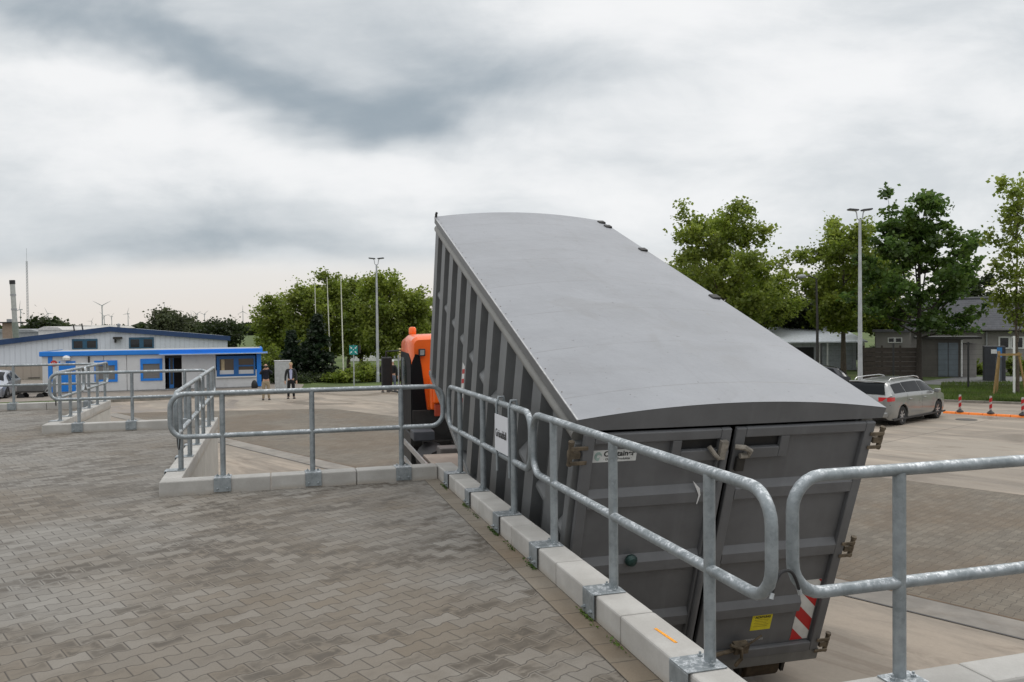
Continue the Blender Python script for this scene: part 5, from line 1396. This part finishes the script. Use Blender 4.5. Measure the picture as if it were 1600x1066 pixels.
t, k = person('bald man in a dark pullover and beige trousers holding a camera to his face', (p_.x, p_.y, 0), -face_cam(p_)*0+face_cam(p_), 1.80, NAVYC, BEIGE, None, [((-.27, -.14, 1.28), (-.09, -.24, 1.52)), ((.29, -.14, 1.30), (.10, -.24, 1.54))])
cm = thing('camera', 'small black camera held up by the man in beige trousers', 'camera', (p_.x, p_.y, 0), face_cam(p_))
MB().box(-.07, .07, -.33, -.26, 1.60, 1.69).build('camera_body', BLACK, cm, bevel=.01); MB().lathe([(.034, -.09), (.036, 0)], 14, (0, -.33, 1.64), 'y').build('lens', BLACK, cm)
p_ = yard(455, 623)
person('blond man in an open dark suit jacket and lilac shirt facing the camera', (p_.x, p_.y, 0), face_cam(p_), 1.80, DARKC, BLKC, BLOND, dn_arms, SHIRT, True)
p_ = yard(614, 612)
person('white haired person in a black jacket and grey jeans beside the orange truck', (p_.x, p_.y, 0), face_cam(p_)+PI-.5, 1.74, BLKC, JEANS, WHH, dn_arms)
p_ = yard(602, 613)
person('person dressed in black with an orange vest panel just right of the left lamp pole', (p_.x, p_.y, 0), face_cam(p_)+.3, 1.80, BLKC, BLKC, BRH, [((-.27, .02, 1.14), (-.20, -.18, 1.0)), ((.27, .02, 1.14), (.2, -.18, 1.0))], None, True, vest=ORANGEP)

# ------------------------------------------------------------------ trees
def leaf_mat(name, a, b_, c):
    m, nt, bs = new_mat(name); nt.nodes.remove(bs); out = nt.nodes['Material Output']
    g = nt.nodes.new('ShaderNodeNewGeometry'); r = V(nt, g.outputs['Random Per Island'])
    n = noise(nt, opos(nt), .9, 3, .6); n2 = noise(nt, opos(nt), .35, 2, .5)
    cc = mixc(nt, r, a, b_); cc = mixc(nt, n.step(.42, .66)*.7, cc, c)
    cc = scalec(nt, cc, n2.step(.35, .65)*.5+.75)
    d = nt.nodes.new('ShaderNodeBsdfDiffuse'); tl = nt.nodes.new('ShaderNodeBsdfTranslucent'); gl = nt.nodes.new('ShaderNodeBsdfGlossy'); gl.inputs['Roughness'].default_value = .45
    nt.links.new(cc.k, d.inputs[0]); nt.links.new(scalec(nt, cc, 1.3).k, tl.inputs[0]); gl.inputs[0].default_value = (.5, .5, .5, 1)
    m1 = nt.nodes.new('ShaderNodeMixShader'); m1.inputs[0].default_value = .45; nt.links.new(d.outputs[0], m1.inputs[1]); nt.links.new(tl.outputs[0], m1.inputs[2])
    m2 = nt.nodes.new('ShaderNodeMixShader'); m2.inputs[0].default_value = .05; nt.links.new(m1.outputs[0], m2.inputs[1]); nt.links.new(gl.outputs[0], m2.inputs[2])
    nt.links.new(m2.outputs[0], out.inputs[0]); return m
LEAF = leaf_mat('leaves_lime_green', (.12, .17, .022), (.20, .255, .035), (.26, .30, .05))
LEAF2 = leaf_mat('leaves_maple_green', (.05, .10, .022), (.085, .145, .028), (.13, .19, .034))
LEAF3 = leaf_mat('leaves_dark_green', (.022, .038, .012), (.040, .058, .018), (.06, .075, .025))
LEAF4 = leaf_mat('leaves_grey_green', (.05, .065, .03), (.085, .10, .05), (.10, .11, .055))
CONM = leaf_mat('needles', (.012, .026, .012), (.022, .040, .016), (.035, .052, .02))
BARK = M('bark', (.085, .068, .05), .9, 0, .3, 8, .6, 30)
BARKD = M('bark_dark', (.035, .028, .022), .9, 0, .3, 8, .6, 30)
def leaves_obj(name, C0, N0, size, mat, parent, rng):
    """one quad-pair leaf per centre"""
    n = len(C0); a = rng.normal(size=(n, 3)); a /= np.linalg.norm(a, axis=1)[:, None]
    a = a*.8 + N0*.5; a[:, 2] *= .55; a /= np.linalg.norm(a, axis=1)[:, None]
    b = np.cross(a, rng.normal(size=(n, 3))); b /= np.linalg.norm(b, axis=1)[:, None]
    s = (size*rng.uniform(.6, 1.35, n))[:, None]
    c = np.cross(a, b)*.12
    P = np.empty((n, 4, 3)); P[:, 0] = C0-a*s*.5; P[:, 1] = C0+b*s*.42+c*s; P[:, 2] = C0+a*s*.55; P[:, 3] = C0-b*s*.42+c*s
    me = bpy.data.meshes.new(name); me.vertices.add(n*4); me.vertices.foreach_set('co', P.reshape(-1))
    me.loops.add(n*4); me.loops.foreach_set('vertex_index', np.arange(n*4, dtype=np.int32))
    me.polygons.add(n); me.polygons.foreach_set('loop_start', np.arange(0, n*4, 4, dtype=np.int32)); me.polygons.foreach_set('loop_total', np.full(n, 4, dtype=np.int32))
    me.update(); me.validate(); me.materials.append(mat)
    o = bpy.data.objects.new(name, me); COL.objects.link(o); o.parent = parent; return o
def tree(label, base, H, R, trunk_h, mat, seed, nleaf=14000, size=.2, shape='round', bark=BARK, tr=.16, group='broadleaf trees', spread=.30, name='broadleaf_tree', lean=(0, 0), asym=0.0, extra=()):
    rng = np.random.default_rng(seed); rd = random.Random(seed)
    t = thing(name, label, 'tree', base, rd.uniform(0, 6), group)
    rot = -t.rotation_euler.z
    # limb skeleton: aim the limbs at targets inside the crown envelope
    cz, hz_ = (trunk_h+H)/2, (H-trunk_h)/2
    br = MB(); tips = []
    top = Vector((lean[0], lean[1], H*.93))
    tp = [Vector((0, 0, 0)), Vector((rd.uniform(-.05, .05), rd.uniform(-.05, .05), trunk_h*.5)), Vector((rd.uniform(-.1, .1), rd.uniform(-.1, .1), trunk_h)), Vector((rd.uniform(-.2, .2), rd.uniform(-.2, .2), (trunk_h+H)/2)), top]
    br.tube(tp, [tr*1.25, tr, tr*.85, tr*.5, tr*.12], 9)
    def env(z, ang):
        f = (z-cz)/hz_
        if shape == 'round': w = math.sqrt(max(.02, 1-abs(f)**2.3))
        elif shape == 'maple': w = max(.22, min(1, 1.05-.72*max(0, f+.1)))
        elif shape == 'young': w = max(.2, 1-.55*abs(f))
        return R*w*(1+asym*math.cos(ang-rot))
    nl = 30 if shape != 'young' else 20
    for i in range(nl):
        f = i/(nl-1); z0 = trunk_h*.92+(H-trunk_h)*.80*f**1.1
        ang = i*2.39996+rd.uniform(-.4, .4)
        zt_ = min(H*.99, z0+(H-trunk_h)*rd.uniform(.08, .26)); L = env(zt_, ang)*rd.uniform(.62, 1.12)
        st_ = Vector((np.interp(z0, [0, H], [0, top.x]), np.interp(z0, [0, H], [0, top.y]), z0))
        en = Vector((math.cos(ang)*L, math.sin(ang)*L, zt_)); mid_ = st_.lerp(en, .5)+Vector((0, 0, -.05*L))
        r0 = tr*(.42-.26*f)
        br.tube([st_, mid_, en], [r0, r0*.6, r0*.15], 5)
        for j in range(7):
            q = rd.uniform(.3, 1.0); p = st_.lerp(mid_, q*2) if q < .5 else mid_.lerp(en, q*2-1)
            d = Vector((rd.gauss(0, 1), rd.gauss(0, 1), rd.gauss(.35, .6))).normalized(); L2 = rd.uniform(.35, .85)*R*.30
            e2 = p+d*L2; br.tube([p, e2], [r0*.3, r0*.08], 4, cap=False); tips.append((e2, 1)); tips.append((p.lerp(e2, .5), .8))
        tips.append((en, 1.1)); tips.append((en+Vector((0, 0, rd.uniform(.1, .35))), .8))
    if extra: t.rotation_euler.z = 0
    for ex, ez, e0 in extra:
        st_ = Vector((ex*.15, 0, e0)); en = Vector((ex, rd.uniform(-.5, .5), ez)); md = st_.lerp(en, .55)+Vector((ex*.12, 0, -.1))
        br.tube([st_, md, en], [tr*.35, tr*.2, tr*.04], 5)
        for j in range(16):
            q_ = .35+.65*j/15; p = st_.lerp(md, q_*2) if q_ < .5 else md.lerp(en, q_*2-1)
            p = p+Vector((rd.gauss(0, .16), rd.gauss(0, .16), rd.gauss(0, .1))); tips.append((p, 1.3))
    br.build('trunk', bark, t, smooth=True)
    tp_ = np.array([list(q[0]) for q in tips]); wt = np.array([q[1] for q in tips]); wt = wt*rng.uniform(.05, 1.9, len(wt)); wt /= wt.sum()
    nleaf = int(nleaf*(.72 if H < 14 and mat in (LEAF, LEAF2) else 1)); idx = rng.choice(len(tips), nleaf, p=wt)
    sg = spread*rng.uniform(.5, 1.25, len(tips))
    off = rng.normal(size=(nleaf, 3))*sg[idx][:, None]; off[:, 2] *= .62
    C0 = tp_[idx]+off; N0 = off/(np.linalg.norm(off, axis=1)[:, None]+1e-6)
    C0[:, 2] = np.maximum(C0[:, 2], trunk_h*.85+rng.uniform(0, .5, nleaf))
    leaves_obj('crown', C0, N0, size, mat, t, rng)
    return t
def tb(px, D): q = aty(px, 560, D); return (q.x, D, GZ)
def th_(px, py, D): return aty(px, py, D).z-GZ
def pr_(w, D): return w*D/F_PX
# left group
LG = [(432, 62, 462, 34, 12000), (478, 60, 440, 34, 13000), (518, 63, 426, 36, 14000), (563, 61, 436, 34, 12000), (598, 58, 423, 40, 15000), (640, 60, 445, 40, 13000), (663, 64, 470, 30, 9000), (545, 68, 440, 40, 9000)]
LL = ['leftmost full green tree of the group before the lamp', 'rounded green tree second from the left in the leafy group', 'tallest green tree above the flagpoles', 'green tree just left of the left lamp pole', 'tall green tree directly behind the left lamp pole', 'green tree above the orange beacon of the truck', 'green tree partly hidden by the container front edge', 'green tree standing back between the flagpoles']
for i, (px, D, py, w, n) in enumerate(LG):
    tree(LL[i], tb(px, D), th_(px, py, D), pr_(w, D), 1.0, LEAF, 10+i, n, .20, group='leafy trees of the left group', spread=.30)
# conifers and shrubs before them
def conifer(label, base, H, R, seed, mat=CONM):
    rng = np.random.default_rng(seed); t = thing('conifer', label, 'tree', base, seed, 'dark conifers')
    b = MB().tube([(0, 0, 0), (0, 0, H*.97)], [.12, .02], 8); P = []
    for i in range(150):
        f = rng.uniform(.02, .98); z = .1+(H-.1)*f; L = R*(1-f)**.85*rng.uniform(.75, 1.1); an = rng.uniform(0, 2*PI)
        e = np.array([math.cos(an)*L, math.sin(an)*L, z-.18*L]); s_ = np.array([0, 0, z]); b.tube([tuple(s_), tuple(e)], [.02, .005], 3, cap=False)
        m_ = 34; k = rng.uniform(.15, 1, m_)[:, None]; P.append(s_+(e-s_)*k+rng.normal(size=(m_, 3))*np.array([.10, .10, .05]))
    b.build('trunk', BARKD, t); P = np.concatenate(P); leaves_obj('crown', P, np.zeros_like(P)+[0, 0, .3], .22, mat, t, rng); return t
conifer('slim dark conifer behind the man in the suit', tb(456, 52), th_(456, 517, 52), pr_(27, 52), 3)
conifer('broad dark conifer left of the flagpoles', tb(497, 53), th_(497, 490, 53), pr_(40, 53), 4)
conifer('low dark conifer between the two larger dark ones', tb(478, 55), th_(478, 535, 55), pr_(26, 55), 5)
def shrub(label, base, H, R, seed, mat, n=3500, name='shrub', group='shrubs along the verge', size=.14, Ry=None):
    rng = np.random.default_rng(seed); t = thing(name, label, 'shrub', base, 0, group); Ry = Ry or R
    b = MB(); P = []
    for i in range(26):
        an = rng.uniform(0, 2*PI); r = rng.uniform(.15, 1)**.6; zt_ = H*rng.uniform(.35, 1)*(1-.45*r*r)
        e = np.array([math.cos(an)*r*R, math.sin(an)*r*Ry, zt_]); b.tube([(e[0]*.2, e[1]*.2, 0), (e[0]*.7, e[1]*.7, zt_*.6), tuple(e)], [.02, .014, .004], 4, cap=False)
        m_ = n//26; k = rng.uniform(.25, 1.02, m_)[:, None]; P.append(e*k+rng.normal(size=(m_, 3))*np.array([.16, .16, .12])*max(.6, R*.6))
    b.build('stems', BARK, t); P = np.concatenate(P); P[:, 2] = np.maximum(P[:, 2], .03); leaves_obj('foliage', P, np.zeros_like(P)+[0, 0, .5], size, mat, t, rng); return t
for i, (px, D, w, py, m_, lab) in enumerate([(440, 50, 26, 572, LEAF3, 'dark low shrub behind the grey cabinet'), (535, 50, 30, 572, LEAF, 'light green shrub at the foot of the slanting flagpole'), (575, 50.5, 34, 560, LEAF, 'light green shrub right of the green arrow sign'),
        (612, 51, 30, 568, LEAF3, 'dark shrub behind the two people by the truck'), (655, 52, 30, 560, LEAF3, 'dark shrub hidden behind the orange truck'), (490, 50.5, 36, 583, LEAF3, 'low wide shrub below the broad conifer'), (408, 52, 26, 560, LEAF3, 'dark shrub at the right end of the cabin roof'), (418, 56, 30, 520, LEAF, 'tall shrub right behind the cabin end')]):
    shrub(lab, tb(px, D), th_(px, py, D), pr_(w, D), 30+i, m_)
# trees behind the hall
for i, (px, D, py, w, lab) in enumerate([(71, 95, 499, 20, 'dark round tree left on the skyline beside the flue'), (259, 120, 486, 26, 'bushy tree on the skyline right of the hall ridge'), (290, 125, 500, 15, 'small round tree joined to the right of the bushy skyline tree'), (346, 110, 503, 26, 'dark rounded tree above the right end of the hall roof')]):
    tree(lab, tb(px, D), th_(px, py, D), pr_(w, D), .8, LEAF4 if i in (1, 2) else LEAF3, 50+i, 7000, .34, group='trees behind the hall', spread=.65)
# right group
RG = [(1130, 52, 322, 98, 3.0, 30000, LEAF, 'round', 'large light green tree above the middle of the container lid'), (1195, 60, 420, 60, 3.3, 14000, LEAF, 'round', 'lower green tree right of the large one behind the lid'), (1085, 60, 400, 55, 1.2, 12000, LEAF, 'round', 'green tree peeping over the left part of the lid'),
      (1318, 53, 345, 74, 2.9, 26000, LEAF, 'round', 'light green tree directly left of the right lamp pole'), (1372, 58, 395, 52, 2.2, 13000, LEAF, 'round', 'green tree between the lamp pole and the maple'),
      (1250, 62, 468, 46, 3.1, 10000, LEAF3, 'round', 'dark low tree under the curved lamp'), (1518, 85, 432, 46, 1.5, 10000, LEAF3, 'round', 'dark tree showing above the tiled house roof'), (1290, 64, 430, 45, 3.3, 9000, LEAF3, 'round', 'dark tree standing back behind the garage')]
for i, (px, D, py, w, thh, n, m_, shp, lab) in enumerate(RG):
    tree(lab, tb(px, D), th_(px, py, D), pr_(w, D), thh, m_, 70+i, n, .21 if D < 70 else .3, shape=shp, group='leafy trees of the right group', spread=.32)
tree('dark green maple with a bare trunk in front of the house', tb(1436, 46), th_(1437, 312, 46), pr_(98, 46), 2.7, LEAF2, 93, 21000, .24, shape='maple', bark=BARKD, tr=.15, group='single trees', spread=.24, extra=[(-1.85, th_(1390, 302, 46), 4.2), (.85, th_(1460, 312, 46), 4.5), (3.1, th_(1524, 366, 46), 3.8), (3.3, th_(1527, 402, 46), 3.4), (-.4, th_(1425, 318, 46), 5.0), (-3.2, th_(1350, 400, 46), 3.6)])
yt = tree('slender young tree tied to wooden stakes at the right edge', (aty(1590, 600, 38).x, 38, GZ), th_(1597, 262, 38), pr_(46, 38), 2.6, LEAF, 97, 6500, .17, shape='young', tr=.07, group='single trees', spread=.22)
# tree stakes
st_ = thing('tree_stakes', 'three yellow brown wooden stakes with cross bars round the young tree', 'tree support', (aty(1580, 600, 37).x, 37.4, GZ), 0)
WOOD = M('stake_wood', (.28, .18, .07), .8, 0, .2, 4)
for x_, y_, tx_ in ((-.75, -.3, -.45), (.75, -.3, .45), (0, .7, .0)):
    MB().tube([(x_, y_, 0), (tx_, y_*.7, 1.95)], .045, 10).build('stake', WOOD, st_, smooth=True)
MB().bar((-.55, -.27, 1.85), (.55, -.27, 1.85), .04, .10).build('cross_bar', WOOD, st_); MB().bar((-.5, -.2, 1.95), (.0, .5, 1.95), .04, .10).build('cross_bar', WOOD, st_)
MB().tube([(.35, -.05, 0), (.35, -.05, 1.3), (.34, -.05, 2.7)], .05, 8).build('white_trunk_guard', WHITEP, st_, smooth=True)
for i, (px, D, w, py, m_, lab) in enumerate([(1527, 52, 24, 560, LEAF, 'yellow green bush left of the dark box'), (1588, 50, 22, 548, LEAF, 'yellow green bush behind the wooden stakes'), (1225, 47, 30, 560, LEAF3, 'dark shrub behind the lower edge of the lid')]):
    shrub(lab, tb(px, D), th_(px, py, D), pr_(w, D), 110+i, m_, 3000)
shrub('dark hedge between the garage and the board fence', tb(1352, 60), th_(1352, 530, 60), pr_(24, 60), 140, LEAF3, 6000)
shrub('dark hedge left of the board fence behind the lamp pole', tb(1372, 62), th_(1372, 528, 62), pr_(22, 62), 141, LEAF3, 6000)
# moss and small weeds in the joint along the kerb
rngm = np.random.default_rng(9); PM_ = []
for b_, n_m in ((8.37, 60), (7.40, 50), (6.39, 90), (5.40, 40), (4.36, 50), (3.9, 25), (5.9, 25), (7.0, 25)):
    q_ = rngm.normal(size=(n_m, 2))*np.array([.012, .07]); PM_ += [list(gr(1.735+abs(a_)*-1, b_+c__, PF+.006+abs(rngm.normal())*.008)) for a_, c__ in q_]
o = leaves_obj('moss', np.array(PM_), np.zeros((len(PM_), 3))+[0, 0, .6], .018, LEAF2, None, rngm); tag(o, 'moss and tiny weeds in the joint at the foot of the kerb', 'moss', None, 'stuff')
# far woods
def woods(px0, px1, D, hpx, seed, label):
    rng = np.random.default_rng(seed); a0, a1 = aty(px0, 515, D), aty(px1, 515, D); n = 9000
    x = rng.uniform(0, 1, n); h = (hpx*D/F_PX)*(0.75+.25*np.sin(x*31+seed)*np.sin(x*13)+.12*np.sin(x*97)); z = h*rng.uniform(0, 1, n)**.6
    P = np.stack([a0.x+(a1.x-a0.x)*x, D+rng.uniform(-8, 8, n), z], 1)
    o = leaves_obj('far_woods', P, np.zeros((n, 3)), D/55, LEAF3, None, rng); tag(o, label, 'woods', None, 'stuff')
woods(-60, 420, 420, 11, 1, 'far dark strip of woods on the left horizon')
woods(1000, 1700, 300, 16, 2, 'far dark strip of woods on the right horizon')
# grass tufts along the verge in front of the house
rng = np.random.default_rng(5); n = 16000
px = rng.uniform(1470, 1640, n); D = 33.8+rng.uniform(0, 1, n)**1.4*11
X_ = np.array([aty(p, 600, d).x for p, d in zip(px, D)]); 
h = rng.uniform(.05, .16, n); a = rng.uniform(0, PI, n); wv = .02
P = np.empty((n, 3, 3)); P[:, 0] = np.stack([X_-wv*np.cos(a), D-wv*np.sin(a), np.full(n, GZ)], 1); P[:, 1] = np.stack([X_+wv*np.cos(a), D+wv*np.sin(a), np.full(n, GZ)], 1); P[:, 2] = np.stack([X_+rng.normal(0, .03, n), D+rng.normal(0, .03, n), GZ+h], 1)
nrm = dv_.cross(Vector((0, 0, 1))); keep = np.array([((x-rv0.x)*(-dv_.y)+(y-rv0.y)*dv_.x) > .2 for x, y in zip(X_, D)])
P = P[keep]; n = len(P); me = bpy.data.meshes.new('grass_tufts'); me.from_pydata(P.reshape(-1, 3).tolist(), [], [(3*i, 3*i+1, 3*i+2) for i in range(n)]); me.materials.append(leaf_mat('grass_blades', (.05, .085, .015), (.085, .13, .02), (.11, .13, .04)))
o = bpy.data.objects.new('grass_tufts', me); COL.objects.link(o); tag(o, 'short mown grass on the verge by the house', 'grass', None, 'stuff')
